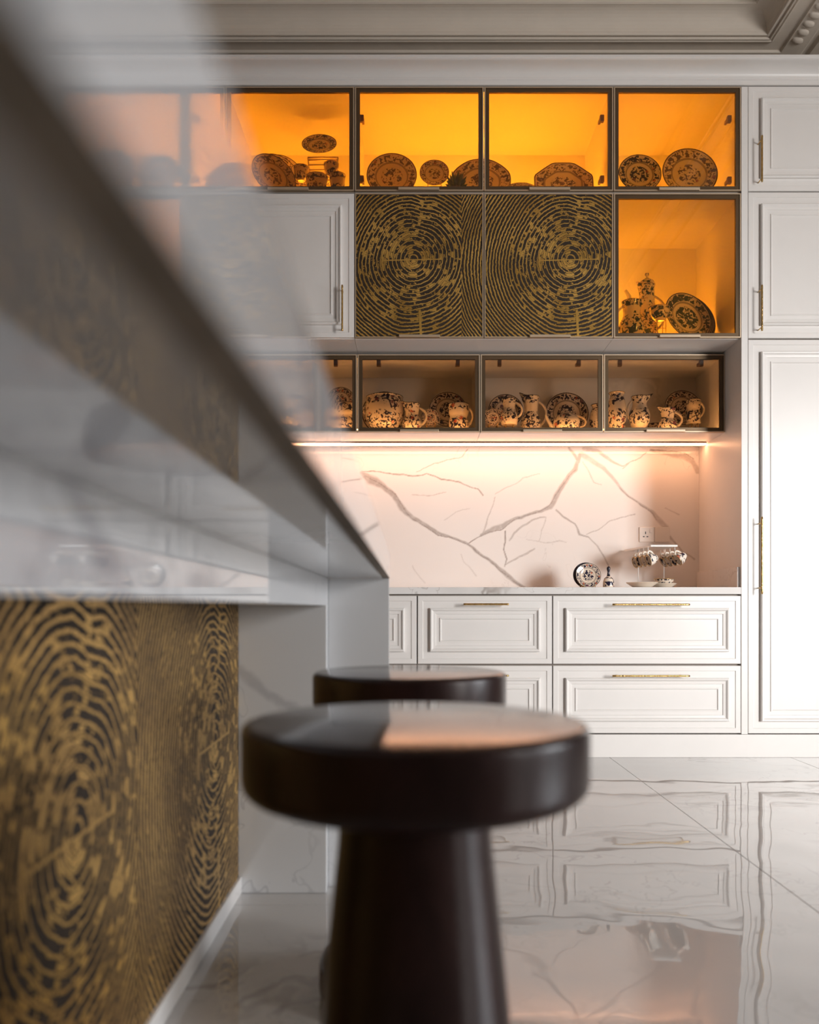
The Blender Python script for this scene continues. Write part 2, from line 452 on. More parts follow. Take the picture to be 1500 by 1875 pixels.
def bar_handle(parent, horiz, a0, a1, c, yf, standoff=0.045):
    m = MB(); r = 0.0052
    n = 26
    pts = []; rs = []
    for i in range(n + 1):
        t = a0 + (a1 - a0) * i / n
        pts.append((t, yf - standoff, c) if horiz else (c, yf - standoff, t)); rs.append(r * (1.0 + 0.07 * math.sin(i * 2.1)))
    m.tube(pts, rs, 8)
    for t in (a0 + (a1 - a0) * 0.08, a1 - (a1 - a0) * 0.08):
        m.tube([(t, yf - standoff, c), (t, yf + 0.004, c)] if horiz else [(c, yf - standoff, t), (c, yf + 0.004, t)], 0.0032, 8)
    o = m.build('handle', M['gold'], parent, True)
    o['label'] = 'hammered brass bar handle'
    return o

def lip_handle(parent, xc, z, yf, w_=0.215):
    m = MB()
    m.box(xc - w_ / 2, xc + w_ / 2, yf - 0.016, yf + 0.002, z, z + 0.013, 0.0015)
    o = m.build('handle', M['bronze_lip'], parent); o['label'] = 'champagne metal lip handle'
    return o

def glass_door(parent, x0, x1, z0, z1, yf, glass, lipx=None, ring=None):
    """bronze framed door; its frame is four mitred bars with an inner rebate"""
    g = 0.0022
    x0 += g; x1 -= g; z0 += g; z1 -= g
    prof = [(0, -.02), (0, .0), (.006, .0), (.0075, -.005), (.026, -.005), (.026, -.02)] if not ring else [(0, -.02), (0, 0), (.006, 0), (.007, -.006), (.007, -.02)]
    vs = []; fs = []
    for (i, p) in prof:
        vs += [(x0 + i, yf - p, z0 + i), (x1 - i, yf - p, z0 + i), (x1 - i, yf - p, z1 - i), (x0 + i, yf - p, z1 - i)]
    n = len(prof)
    for r in range(n):
        r2 = (r + 1) % n
        for j in range(4):
            j2 = (j + 1) % 4
            fs.append((r * 4 + j, r * 4 + j2, r2 * 4 + j2, r2 * 4 + j))
    d = mesh('door', vs, fs, None, parent)
    d.data.materials.append(M['bronze']); d.data.materials.append(M['bronze_lip'])
    for k, p in enumerate(d.data.polygons):
        r = k // 4
        if r in (0, 1): p.material_index = 1
    if ring:
        i = 0.0068
        ux = ring
        a0, a1, b0, b1 = x0 + i, x1 - i, z0 + i, z1 - i
        yy = yf + 0.004
        me = bpy.data.meshes.new('ring_panel')
        v = [(a0, yy, b0), (a1, yy, b0), (a1, yy, b1), (a0, yy, b1)]
        v += [(a, yy + 0.01, b) for (a, _, b) in v]
        me.from_pydata(v, [], [(0, 1, 2, 3), (7, 6, 5, 4), (0, 4, 5, 1), (1, 5, 6, 2), (2, 6, 7, 3), (3, 7, 4, 0)])
        ul = me.uv_layers.new(name='UVMap')
        for lp in me.loops:
            co = me.vertices[lp.vertex_index].co; ul.data[lp.index].uv = (co.x - ux[0], co.z - ux[1])
        o = link('ring_panel', me, M['ring'], d); o['label'] = 'dark panel with gold tree-ring relief'
    else:
        i = 0.0245
        o = box('glass_pane', x0 + i, x1 - i, yf + 0.010, yf + 0.014, z0 + i, z1 - i, glass, d)
        o['label'] = 'tinted glass pane'
    if lipx is not None: lip_handle(d, lipx, z0 - 0.001, yf)
    return d

def carcass(parent, x0, x1, y0, y1, z0, z1, t=0.016, back=True, mat=None):
    m = MB()
    m.box(x0, x0 + t, y0, y1, z0, z1); m.box(x1 - t, x1, y0, y1, z0, z1)
    m.box(x0 + t, x1 - t, y0, y1, z0, z0 + t); m.box(x0 + t, x1 - t, y0, y1, z1 - t, z1)
    if back: m.box(x0 + t, x1 - t, y1 - 0.008, y1, z0 + t, z1 - t)
    return m.build('carcass', mat or M['white'], parent)

def hinge(parent, x, y, z, side):
    m = MB()
    m.box(x - 0.011, x + 0.011, y, y + 0.022, z - 0.03, z + 0.005, 0.003)
    m.box(x - 0.006 + side * 0.006, x + 0.006 + side * 0.006, y + 0.02, y + 0.05, z - 0.022, z - 0.004, 0.002)
    o = m.build('hinge', M['wood_stand'], parent); o['label'] = 'dark metal hinge'
    return o

# ================================================================== ROOM SHELL
XL, XR, YR, YW = -3.4, 6.0, -1.4, 5.02
ZC = 3.94
fl = struct(box('floor', XL, XR, YR, YW, -0.05, -0.004, M['grout']))
TX = [1.057 + 0.955 * k for k in range(-5, 6)]
tile_i = 0
for k in range(len(TX) - 1):
    x0, x1 = max(TX[k], XL), min(TX[k + 1], XR)
    if x1 <= x0: continue
    first = 2.17 if k % 2 == 1 else 1.47
    ys = [first - 2.9 * 2, first - 2.9, first, first + 2.9, first + 5.8]
    for a, b in zip(ys[:-1], ys[1:]):
        a, b = max(a, YR), min(b, YW)
        if b - a < 0.01: continue
        g = 0.0012
        m = MB(); m.box(x0 + g, x1 - g, a + g, b - g, -0.02, 0.0, 0.0006)
        m.build('tile', M['floor'], fl)
struct(box('wall_back', XL, XR, YW, YW + 0.1, 0, 4.3, M['wall']))
struct(box('wall_left', XL - 0.1, XL, YR - 0.1, YW + 0.1, 0, 4.3, M['wall']))
def wall_with_hole(name, axis, c0, c1, lo, hi, h0, h1, z0, z1):
    m = MB()
    def bx(a, b, za, zb):
        if axis == 'x': m.box(a, b, c0, c1, za, zb)
        else: m.box(c0, c1, a, b, za, zb)
    bx(lo, h0, 0, 4.3); bx(h1, hi, 0, 4.3); bx(h0, h1, 0, z0); bx(h0, h1, z1, 4.3)
    return struct(m.build(name, M['wall']))
wall_with_hole('wall_rear', 'x', YR - 0.1, YR, XL, XR, 4.12, 5.68, 0.28, 2.62)
wall_with_hole('wall_right', 'y', XR, XR + 0.1, YR - 0.1, YW + 0.1, 0.28, 2.12, 0.48, 2.52)
def window(name, axis, c, lo, hi, z0, z1):
    e = struct(empty(name, ((lo + hi) / 2, c, z0) if axis == 'x' else (c, (lo + hi) / 2, z0)))
    m = MB(); t = 0.05
    L = (hi - lo) / 2; H = z1 - z0
    def bx(a, b, za, zb, q=0.02):
        if axis == 'x': m.box(a, b, -q, q, za, zb)
        else: m.box(-q, q, a, b, za, zb)
    bx(-L, -L + t, 0, H); bx(L - t, L, 0, H); bx(-L + t, L - t, 0, t); bx(-L + t, L - t, H - t, H); bx(-0.02, 0.02, t, H - t)
    m.build('window_frame', M['white'], e)
    m = MB()
    if axis == 'x': m.box(-L + t, L - t, -0.003, 0.003, t, H - t)
    else: m.box(-0.003, 0.003, -L + t, L - t, t, H - t)
    m.build('window_pane', pane_glass(name + '_glass', (0.97, 0.98, 0.98)), e)
window('window_1', 'x', YR - 0.06, 4.12, 5.68, 0.28, 2.62)
window('fill_window_2', 'y', XR + 0.06, 0.28, 2.12, 0.48, 2.52)  # unseen window, added to go with the side fill light

# tray ceiling: rectangular rings (offset from a reference rectangle, height)
RX0, RX1, RY0, RY1 = -2.6, 1.905, -1.0, 4.363
def rect_rings(name, rings, mat, cap=False):
    vs = []; fs = []
    for (o, z) in rings:
        vs += [(RX0 - o, RY0 - o, z), (RX1 + o, RY0 - o, z), (RX1 + o, RY1 + o, z), (RX0 - o, RY1 + o, z)]
    for r in range(len(rings) - 1):
        for j in range(4):
            j2 = (j + 1) % 4
            fs.append((r * 4 + j, r * 4 + j2, (r + 1) * 4 + j2, (r + 1) * 4 + j))
    if cap:
        r = len(rings) - 1
        fs.append((r * 4, r * 4 + 1, r * 4 + 2, r * 4 + 3))
    return mesh(name, vs, fs, mat)
cove = [(-0.004 - 0.082 * (1 - math.cos(a)), 3.856 + 0.082 * math.sin(a)) for a in [i * PI / 16 for i in range(9)]]
rings = [(0.40, 3.84), (0.30, 3.84), (0.285, 3.855), (0.265, 3.855), (0.255, 3.848), (0.225, 3.846), (0.22, 3.838), (0.135, 3.838), (0.13, 3.85), (0.06, 3.852), (0.055, 3.838),
         (0.045, 3.836), (0.042, 3.842), (0.038, 3.842), (0.035, 3.837), (0.028, 3.837), (0.024, 3.852), (0.02, 3.846), (0.004, 3.842), (0.0, 3.846), (-0.002, 3.855)] + cove + \
        [(-0.088, 3.938), (-0.094, 3.936), (-0.102, 3.941), (-0.102, 3.955), (-0.11, 3.955), (-0.11, 4.02), (-0.16, 4.05)]
ce = rect_rings('ceiling', rings, M['ceil'], True)
struct(ce)
# flat perimeter of the ceiling around the tray
m = MB(); o = 0.40; z = 3.84
m.box(XL, RX0 - o, YR, YW, z, z + 0.05); m.box(RX1 + o, XR, YR, YW, z, z + 0.05)
m.box(RX0 - o, RX1 + o, RY1 + o, YW, z, z + 0.05)
if RY0 - o > YR: m.box(RX0 - o, RX1 + o, YR, RY0 - o, z, z + 0.05)
m.build('ceiling_border', M['ceil'], ce)
# carved leaf moulding along the right-hand side of the tray
leaf_me = None
n = 44
for i in range(n):
    y = 4.40 - i * 0.062
    if leaf_me is None:
        me = bpy.data.meshes.new('carved_leaf')
        vs = []; fs = []
        A, B = 8, 5
        for a in range(B):
            ph = a / (B - 1) * PI / 2
            for k in range(A):
                th = 2 * PI * k / A
                rx, ry = 0.036 * math.cos(ph), 0.026 * math.cos(ph)
                sk = 0.012 * math.cos(th)
                vs.append((rx * math.cos(th), ry * math.sin(th) + sk * math.cos(ph), -0.014 * math.sin(ph)))
        for a in range(B - 1):
            for k in range(A):
                k2 = (k + 1) % A
                fs.append((a * A + k, (a + 1) * A + k, (a + 1) * A + k2, a * A + k2))
        me.from_pydata(vs, [], fs)
        for p in me.polygons: p.use_smooth = True
        leaf_me = me
    o = link('carved_leaf', leaf_me, M['ceil'], ce)
    o.location = (RX1 + 0.18, y, 3.839)

# cabinet cornice (trim over all the fronts)
def extrude_profile(name, prof, x0, x1, mat, parent=None, smooth=None):
    n = len(prof)
    vs = [(x0, y, z) for (y, z) in prof] + [(x1, y, z) for (y, z) in prof]
    fs = [(i, (i + 1) % n, (i + 1) % n + n, i + n) for i in range(n)] + [tuple(range(n))[::-1], tuple(range(n, 2 * n))]
    o = mesh(name, vs, fs, mat, parent)
    if smooth: smooth_by_angle(o, smooth)
    return o
zt, zb = 3.643, fz(156)
pr = [(YB, zb), (YF - 0.002, zb), (YF - 0.002, zb + 0.022), (YF - 0.008, zb + 0.026), (YF - 0.008, zb + 0.034)]
for i in range(9):
    a = i / 8 * PI / 2
    pr.append((YF - 0.010 - 0.075 * (1 - math.cos(a)), zb + 0.036 + (zt - zb - 0.056) * math.sin(a)))
pr += [(YF - 0.092, zt - 0.018), (YF - 0.098, zt - 0.012), (YF - 0.098, zt), (YB, zt)]
struct(extrude_profile('trim_1', pr[::-1], GX[0] - 0.1, 2.9, M['white'], smooth=30), 'white moulded cornice along the cabinet tops')

# ================================================================== FITTED CABINETS
# backsplash slab with its drawn veins
VE = [  # (points in a 1500x577 tracing of the slab, widths, strength)
 ([(120,125),(150,150),(190,170),(235,205),(260,250),(300,285),(340,310),(385,335),(430,350),(490,375),(520,400),(560,425),(600,460),(640,495),(690,530)], [10,24,17,15,15,12,10,8,6,6,8,8,9,13,8], .62),
 ([(130,135),(190,170),(240,200),(265,250),(300,290),(345,318),(390,345),(430,352),(495,380),(525,405),(565,430),(605,470),(645,500),(690,530)], [3]*14, .85),
 ([(120,118),(180,125),(240,131),(300,138),(350,130),(400,148),(440,155),(490,170),(530,185),(545,207)], [2,3,4,4,3,4,4,3,3,4], .75),
 ([(310,122),(370,97),(430,80),(470,72),(495,42)], [2,3,3,3,3], .5),
 ([(890,60),(870,115),(830,165),(805,210),(785,245),(750,262),(700,275),(660,290),(620,310),(580,325),(540,345)], [10,12,13,14,13,9,7,8,13,15,8], .55),
 ([(870,118),(826,170),(800,212),(776,246),(735,268),(690,278),(655,295),(610,325),(570,335),(540,347)], [3]*10, .8),
 ([(545,345),(510,365),(492,378)], [3,3,3], .8),
 ([(885,85),(868,60),(853,38)], [8,9,7], .55),
 ([(895,60),(930,85),(970,110),(1000,140),(1030,180),(1060,210),(1100,235),(1140,260),(1165,290),(1190,318)], [12,13,12,9,7,5,6,8,13,16], .42),
 ([(1030,180),(1060,212),(1100,237),(1140,263),(1160,292)], [3]*5, .75),
 ([(905,42),(950,50),(985,75),(1010,92),(1040,103),(1065,88)], [12,12,9,6,4,3], .5),
 ([(1040,112),(1065,88),(1100,75),(1125,55)], [3,3,3,3], .5),
 ([(1140,45),(1180,55),(1220,62),(1255,68),(1285,88),(1303,122)], [8,14,18,18,16,12], .5),
 ([(1140,45),(1180,50),(1230,52),(1262,58),(1290,78)], [3]*5, .8),
 ([(805,255),(830,280),(870,310),(890,345),(920,355),(950,385),(975,420),(990,460)], [4,4,4,5,4,4,4,3], .6),
 ([(915,345),(950,325),(990,300),(1030,283),(1080,273)], [3]*5, .45),
 ([(900,85),(920,120),(940,160),(965,170)], [3,3,3,2], .35),
 ([(625,330),(626,370),(621,395),(630,430),(622,457)], [4,4,4,4,3], .75),
 ([(625,450),(660,430),(700,410),(730,393)], [4,5,6,4], .45),
 ([(640,365),(660,340),(690,312),(720,293),(765,283)], [4,6,6,5,4], .45),
 ([(770,283),(760,320),(742,370)], [3,3,2], .3),
 ([(590,200),(640,175),(690,145),(750,128)], [3,3,3,2], .32),
 ([(590,210),(580,250),(560,300),(545,340)], [3,3,4,5], .4),
 ([(20,160),(70,148),(115,140)], [3,3,3], .4),
 ([(300,205),(340,203),(370,206),(420,194)], [3,3,3,2], .35),
 ([(410,290),(450,268),(500,250)], [3,3,2], .25),
 ([(470,415),(480,440),(500,465),(525,492)], [3,3,3,3], .25),
 ([(300,450),(315,480),(345,515)], [3,3,3], .25),
 ([(1205,352),(1222,368),(1255,410),(1290,432)], [8,5,3,6], .5),
 ([(1190,250),(1240,275)], [2,3], .35),
 ([(700,360),(770,375),(815,365),(840,370)], [2,3,4,2], .3),
]
SC = 302.5
def vpt(p): return ((600 + p[0] / 1.923 - 750) / SC, EYE + (1115 - (800 + p[1] / 1.923)) / SC)
def vein_grid(name, x0, x1, z0, z1, res, veins, Y, thick, mat, parent=None):
    nx = int((x1 - x0) / res) + 1; nz = int((z1 - z0) / res) + 1
    xs = np.linspace(x0, x1, nx); zs = np.linspace(z0, z1, nz)
    Xg, Zg = np.meshgrid(xs, zs, indexing='ij')
    rng = np.random.RandomState(3)
    def wob(f, amp):
        out = np.zeros_like(Xg)
        for _ in range(6):
            kx, kz, ph = rng.uniform(-f, f), rng.uniform(-f, f), rng.uniform(0, 6.28)
            out += np.sin(Xg * kx + Zg * kz + ph)
        return out * amp / 3
    Xw = Xg + wob(60, 0.004) + wob(160, 0.0018); Zw = Zg + wob(60, 0.004) + wob(160, 0.0018)
    V = np.zeros_like(Xg)
    for pts, ws, st in veins:
        P = [vpt(p) for p in pts]
        for i in range(len(P) - 1):
            ax, az = P[i]; bx, bz = P[i + 1]
            wa, wb = ws[i] * 0.66 / 1.923 / SC, ws[i + 1] * 0.66 / 1.923 / SC
            mg = 0.05
            mi = (xs > min(ax, bx) - mg) & (xs < max(ax, bx) + mg); mj = (zs > min(az, bz) - mg) & (zs < max(az, bz) + mg)
            if not mi.any() or not mj.any(): continue
            ix = np.ix_(mi, mj)
            dx, dz = bx - ax, bz - az; L2 = dx * dx + dz * dz + 1e-9
            t = np.clip(((Xw[ix] - ax) * dx + (Zw[ix] - az) * dz) / L2, 0, 1)
            d = np.hypot(Xw[ix] - ax - t * dx, Zw[ix] - az - t * dz)
            ww = np.maximum(wa + (wb - wa) * t, 0.0022)
            val = np.clip(1.25 - d / ww, 0, 1); val = np.minimum(val * 1.6, 1.0) * st
            V[ix] = np.maximum(V[ix], val)
    vs = np.stack([Xg.ravel(), np.full(Xg.size, Y), Zg.ravel()], 1)
    idx = np.arange(nx * nz).reshape(nx, nz)
    a = idx[:-1, :-1].ravel(); b = idx[1:, :-1].ravel(); c = idx[1:, 1:].ravel(); d = idx[:-1, 1:].ravel()
    fs = np.stack([a, b, c, d], 1)
    n0 = len(vs)
    back = [(x0, Y + thick, z0), (x1, Y + thick, z0), (x1, Y + thick, z1), (x0, Y + thick, z1)]
    cor = [idx[0, 0], idx[-1, 0], idx[-1, -1], idx[0, -1]]
    me = bpy.data.meshes.new(name)
    edge_b = list(idx[:, 0]); edge_t = list(idx[:, -1]); edge_l = list(idx[0, :]); edge_r = list(idx[-1, :])
    faces = fs.tolist()
    faces += [[n0 + 1, n0, n0 + 3, n0 + 2], [n0, n0 + 1] + edge_b[::-1], [n0 + 2, n0 + 3] + edge_t, [n0 + 3, n0] + edge_l, [n0 + 1, n0 + 2] + edge_r[::-1]]
    me.from_pydata(vs.tolist() + back, [], faces)
    at = me.attributes.new('vein', 'FLOAT', 'POINT')
    at.data.foreach_set('value', np.concatenate([V.ravel(), np.zeros(4)]).astype(np.float32))
    return link(name, me, mat, parent)
bs = vein_grid('backsplash', GX[0], GX[-1], Z_CT, 2.985, 0.0045, VE, YB, 0.03, M['splash'])
tag(bs, 'white marble slab backsplash with taupe veins behind the counter', 'backsplash')

# worktop with upstand
e = empty('worktop', (0, YF, Z_CT - 0.037))
box('slab', GX[0], 1.7515, -0.0, YB - YF - 0.0005, 0, 0.037, M['marble'], e, 0.002)
box('upstand', 1.752 - 0.0135, 1.752 - 0.0005, 0.02, YB - YF - 0.002, 0.0372, 0.1445, M['marble'], e)
tag(e, 'white marble worktop running along the back cabinets', 'worktop')

# filler post and the side panel of the recess
e = empty('end_panel', (1.752, YF, 0.0))
box('panel', 0.0, 0.034, 0.0, YB - YF, fz(1344.5), 3.54, M['white'], e, 0.0015)
tag(e, 'tall white side panel beside the marble recess, next to the tall cupboard', 'panel')

# base drawer units
def drawer_unit(x0, x1, handles, label):
    e = empty('drawer_unit', ((x0 + x1) / 2, YF, 0.0))
    cx = (x0 + x1) / 2
    m = MB(); m.box(x0 - cx, x1 - cx, 0.024, 0.60, fz(1344), Z_CT - 0.038)
    m.build('carcass', M['darkgap'], e)
    for r, (ya, yb) in enumerate(((1091, 1215.5), (1219, 1342.5))):
        d = panel_front('drawer', x0 - cx + 0.003, x1 - cx - 0.003, fz(yb), fz(ya), 0.0, M['white'], e)
        h = handles[r]
        if h: bar_handle(d, True, fx(h[0]) - cx, fx(h[1]) - cx, fz(h[2]), 0.0)
    tag(e, label, 'drawers', 'white drawer units under the worktop')
drawer_unit(fx(1012), 1.7515, ((1118, 1258, 1107), (1118, 1258, 1236.5)), 'wide white two-drawer unit beside the tall cupboard')
drawer_unit(fx(764), fx(1012), ((848, 930, 1106.5), (848, 930, 1236)), 'narrower white two-drawer unit left of the wide one')
drawer_unit(fx(516), fx(764), ((598, 680, 1106.5), (598, 680, 1236)), 'white drawer unit mostly hidden behind the island end')
drawer_unit(GX[0], fx(516), ((260, 430, 1106.5), (260, 430, 1236)), 'white drawer unit out of sight behind the island, far left')
pl = box('plinth', GX[0], 2.42, YF - 0.0, YF + 0.05, 0.0005, fz(1345), M['white'], None, 0.001)
tag(pl, 'white plinth board along the floor under the drawers', 'plinth')

# tall cupboard on the right
x0, x1 = fx(1370.5), 2.41
e = empty('tall_cupboard', ((x0 + x1) / 2, YF, 0.0)); cx = (x0 + x1) / 2
m = MB(); m.box(x0 - cx - 0.0005, x1 - cx, 0.024, 0.60, fz(1344), 3.54); m.build('carcass', M['darkgap'], e)
for (ya, yb, h) in ((158.5, 349.5, (257, 341)), (352, 619, (528, 611)), (622, 1343, (948, 1088))):
    d = panel_front('door', x0 - cx, x1 - cx, fz(yb), fz(ya), 0.0, M['white'], e)
    bar_handle(d, False, fz(h[1]), fz(h[0]), fx(1389) - cx, 0.0)
tag(e, 'tall white cupboard with three panelled doors and brass handles', 'cupboard')

# wall cabinets
RC = [(757 - 750) / 347.0, fz(475)]
def wall_cab(name, x0, x1, z0, z1, doors, label, group=None, yf=YF, led=None, back=True, glass=None, y1=None, hinges=(), ledy=None, ledlen=1.0):
    y1 = y1 or (YB if back else YB - 0.001)
    e = empty(name, (0, 0, 0)); cx, cz = (x0 + x1) / 2, z0
    e.location = (cx, yf, cz)
    carcass(e, x0 - cx + 0.0008, x1 - cx - 0.0008, 0.021, y1 - yf, 0.001, z1 - z0 - 0.001, back=back)
    for d in doors:
        a, b = d['x0'] - cx, d['x1'] - cx
        if d['k'] == 'panel':
            o = panel_front('door', a + 0.003, b - 0.003, 0.004, z1 - z0 - 0.004, 0.0, M['white'], e)
            bar_handle(o, False, d['h'][0] - cz, d['h'][1] - cz, d['h'][2] - cx, 0.0)
        elif d['k'] == 'ring':
            glass_door(e, a, b, 0, z1 - z0, 0.0, None, d['lip'] - cx, ring=(d['c'][0] - cx, d['c'][1] - cz))
        else:
            glass_door(e, a, b, 0, z1 - z0, 0.0, glass or M['glass'], d['lip'] - cx)
    for (hx, hz, sd) in hinges: hinge(e, hx - cx, 0.024, hz - cz, sd)
    if led:
        ly = ledy - yf
        o = box('light_strip', x0 - cx + 0.03, x0 - cx + 0.03 + (x1 - x0 - 0.06) * ledlen, ly, ly + 0.012, 0.0175, 0.0175 + (0.02 if yf < 4.4 else 0.007), led, e)
        o['label'] = 'glowing amber light strip'
    tag(e, label, 'cabinet', group)
    return e
def D(k, x0, x1, lip=None, **kw): return dict(k=k, x0=x0, x1=x1, lip=lip, **kw)
GT = 'amber-lit display cabinets under the cornice'
wall_cab('display_cabinet', GX[4], GX[5], Z_TOP0, Z_TOP1, [D('g', GX[4], GX[5], fx(1243))], 'single amber-lit glass display cabinet at top right with two plates', GT, ledlen=0.70, led=M['led'], ledy=4.67,
         hinges=[(fx(1340), fz(207), -1), (fx(1340), fz(320), -1)])
wall_cab('display_cabinet', GX[2], GX[4], Z_TOP0, Z_TOP1, [D('g', GX[2], GX[3], fx(767)), D('g', GX[3], GX[4], fx(1006))], 'double amber-lit glass display cabinet with plates and platters, under the cornice', GT, led=M['led'], ledy=4.67,
         hinges=[(fx(662), fz(206), 1), (fx(662), fz(318), 1), (fx(1105), fz(206), -1), (fx(1105), fz(318), -1)])
wall_cab('display_cabinet', GX[1], GX[2], Z_TOP0, Z_TOP1, [D('g', GX[1], GX[2], fx(528))], 'amber-lit glass display cabinet holding the plate rack, partly hidden by the island edge', GT, led=M['led'], ledy=4.67)
wall_cab('display_cabinet', GX[0], GX[1], Z_TOP0, Z_TOP1, [D('g', GX[0], GX[1], fx(290))], 'empty amber-lit display cabinet hidden behind the island, far left', GT, led=M['led'], ledy=4.67)
wall_cab('display_cabinet', GX[4], GX[5], Z_MID0, Z_MID1, [D('g', GX[4], GX[5], fx(1244))], 'tall amber-lit glass cabinet with green coffee set, beside the tree-ring doors', ledlen=0.66, led=M['led_tall'], ledy=4.68, back=False)
wall_cab('ring_cabinet', GX[2], GX[4], Z_MID0, Z_MID1, [D('ring', GX[2], GX[3], fx(768), c=RC), D('ring', GX[3], GX[4], fx(1007), c=[RC[0] + 0.83 - 0.0, RC[1]])], 'wall cabinet with two dark gold tree-ring doors', back=False)
wall_cab('wall_cabinet', GX[1], GX[2], Z_MID0, Z_MID1, [D('panel', GX[1], GX[2], h=(fz(611), fz(528), fx(628)))], 'white panelled wall cabinet left of the tree-ring doors', back=False)
wall_cab('wall_cabinet', GX[0], GX[1], Z_MID0, Z_MID1, [D('panel', GX[0], GX[1], h=(fz(611), fz(528), fx(392)))], 'white panelled wall cabinet out of sight behind the island, far left', back=False)
GL = 'low glazed cabinets above the backsplash'
hz = Z_LOW1 - 0.03
def lx(px): return (px - 750) / 330.0
wall_cab('low_display_cabinet', GX[3], GX[5], Z_LOW0, Z_LOW1, [D('g', GX[3], GX[4], lx(993)), D('g', GX[4], GX[5], lx(1218))], 'low bronze-framed glass cabinet with jugs, teapot and vase, right', GL, yf=YL, led=M['led_low'], ledy=YL + 0.026, back=False, glass=M['glass_low'],
         hinges=[(lx(916), hz, 1), (lx(1062), hz, -1), (lx(1138), hz, 1), (lx(1288), hz, -1)])
wall_cab('low_display_cabinet', GX[1], GX[3], Z_LOW0, Z_LOW1, [D('g', GX[1], GX[2], lx(543)), D('g', GX[2], GX[3], lx(768))], 'low bronze-framed glass cabinet with round flowered pot, left', GL, yf=YL, led=M['led_low'], ledy=YL + 0.026, back=False, glass=M['glass_low'],
         hinges=[(lx(614), hz, -1), (lx(693), hz, 1), (lx(839), hz, -1)])
wall_cab('low_display_cabinet', GX[0], GX[1], Z_LOW0, Z_LOW1, [D('g', GX[0], GX[1], lx(318))], 'empty low glass cabinet out of sight behind the island', GL, yf=YL, back=False, glass=M['glass_low'])
# under-cabinet strip light
e = empty('strip_light', (0, 4.83, Z_LOW0 - 0.012))
box('channel', GX[0] + 0.02, 1.742, -0.028, 0.028, 0.006, 0.0118, M['bronze'], e)
o = box('diffuser', GX[0] + 0.02, 1.742, -0.020, 0.020, 0.0, 0.0059, M['led_under'], e); o['label'] = 'glowing warm white diffuser'
tag(e, 'long warm strip light under the low glass cabinets', 'light')

# socket on the backsplash
sx, sz = fx(1184, YB), fz(979, YB)
e = empty('wall_socket', (sx, YB, sz))
m = MB(); m.box(-0.0455, 0.0455, -0.009, 0.0, -0.0455, 0.0455, 0.003); m.build('face_plate', M['plastic'], e)
for (hx, hz_, hw, hh) in ((0.0 - 0.008, 0.010, 0.0028, 0.0075), (-0.019, -0.013, 0.0055, 0.003), (0.003, -0.013, 0.0055, 0.003)):
    box('pin_hole', hx - hw, hx + hw, -0.0096, -0.0085, hz_ - hh, hz_ + hh, M['black'], e)
box('switch', 0.016, 0.030, -0.0125, -0.008, 0.010, 0.034, M['plastic'], e, 0.0015)
tag(e, 'white three-pin wall socket on the marble backsplash', 'socket')
e = empty('blank_plate', (sx + 0.0935, YB, sz))
m = MB(); m.box(-0.0455, 0.0455, -0.009, 0.0, -0.0455, 0.0455, 0.003); m.build('face_plate', M['plastic'], e)
tag(e, 'blank white wall plate beside the three-pin socket', 'plate')

# ================================================================== ISLAND
YE = 2.257                # face of the island end panel
IX_P, IX_A, IX_S, IX_O = -0.471, -0.229, -0.218, -0.0557
Y0I = -0.75
# worktop of the island: a cross-section run along Y
wt = empty('island_worktop', (IX_O, YE, 0.871))
def runY(name, prof, y0, y1, mat, parent, sm=None):
    n = len(prof)
    vs = [(x, y0, z) for (x, z) in prof] + [(x, y1, z) for (x, z) in prof]
    fs = [(i, (i + 1) % n, (i + 1) % n + n, i + n) for i in range(n)] + [tuple(range(n))[::-1], tuple(range(n, 2 * n))]
    o = mesh(name, vs, fs, mat, parent)
    bm = bmesh.new(); bm.from_mesh(o.data); bmesh.ops.recalc_face_normals(bm, faces=bm.faces); bm.to_mesh(o.data); bm.free()
    return o
L0 = (Y0I - YE); L1 = 0.09
W2 = -1.25
runY('slab', [(-0.0198, 0.0), (-0.0198, 0.0715), (W2, 0.0715), (W2, 0.0)], L0, L1, M['island'], wt)
o = runY('edge_strip', [(0.0, 0.0), (0.0, 0.0695), (-0.002, 0.0715), (-0.0196, 0.0715), (-0.0196, 0.0)], L0, L1, M['island'], wt)
o.data.materials.append(M['rawstone'])
for p in o.data.polygons:
    if p.center.z < 0.001: p.material_index = 1
o['label'] = 'mitred polished edge strip of the worktop'
tag(wt, 'polished white marble island worktop overhanging toward the stools', 'worktop')
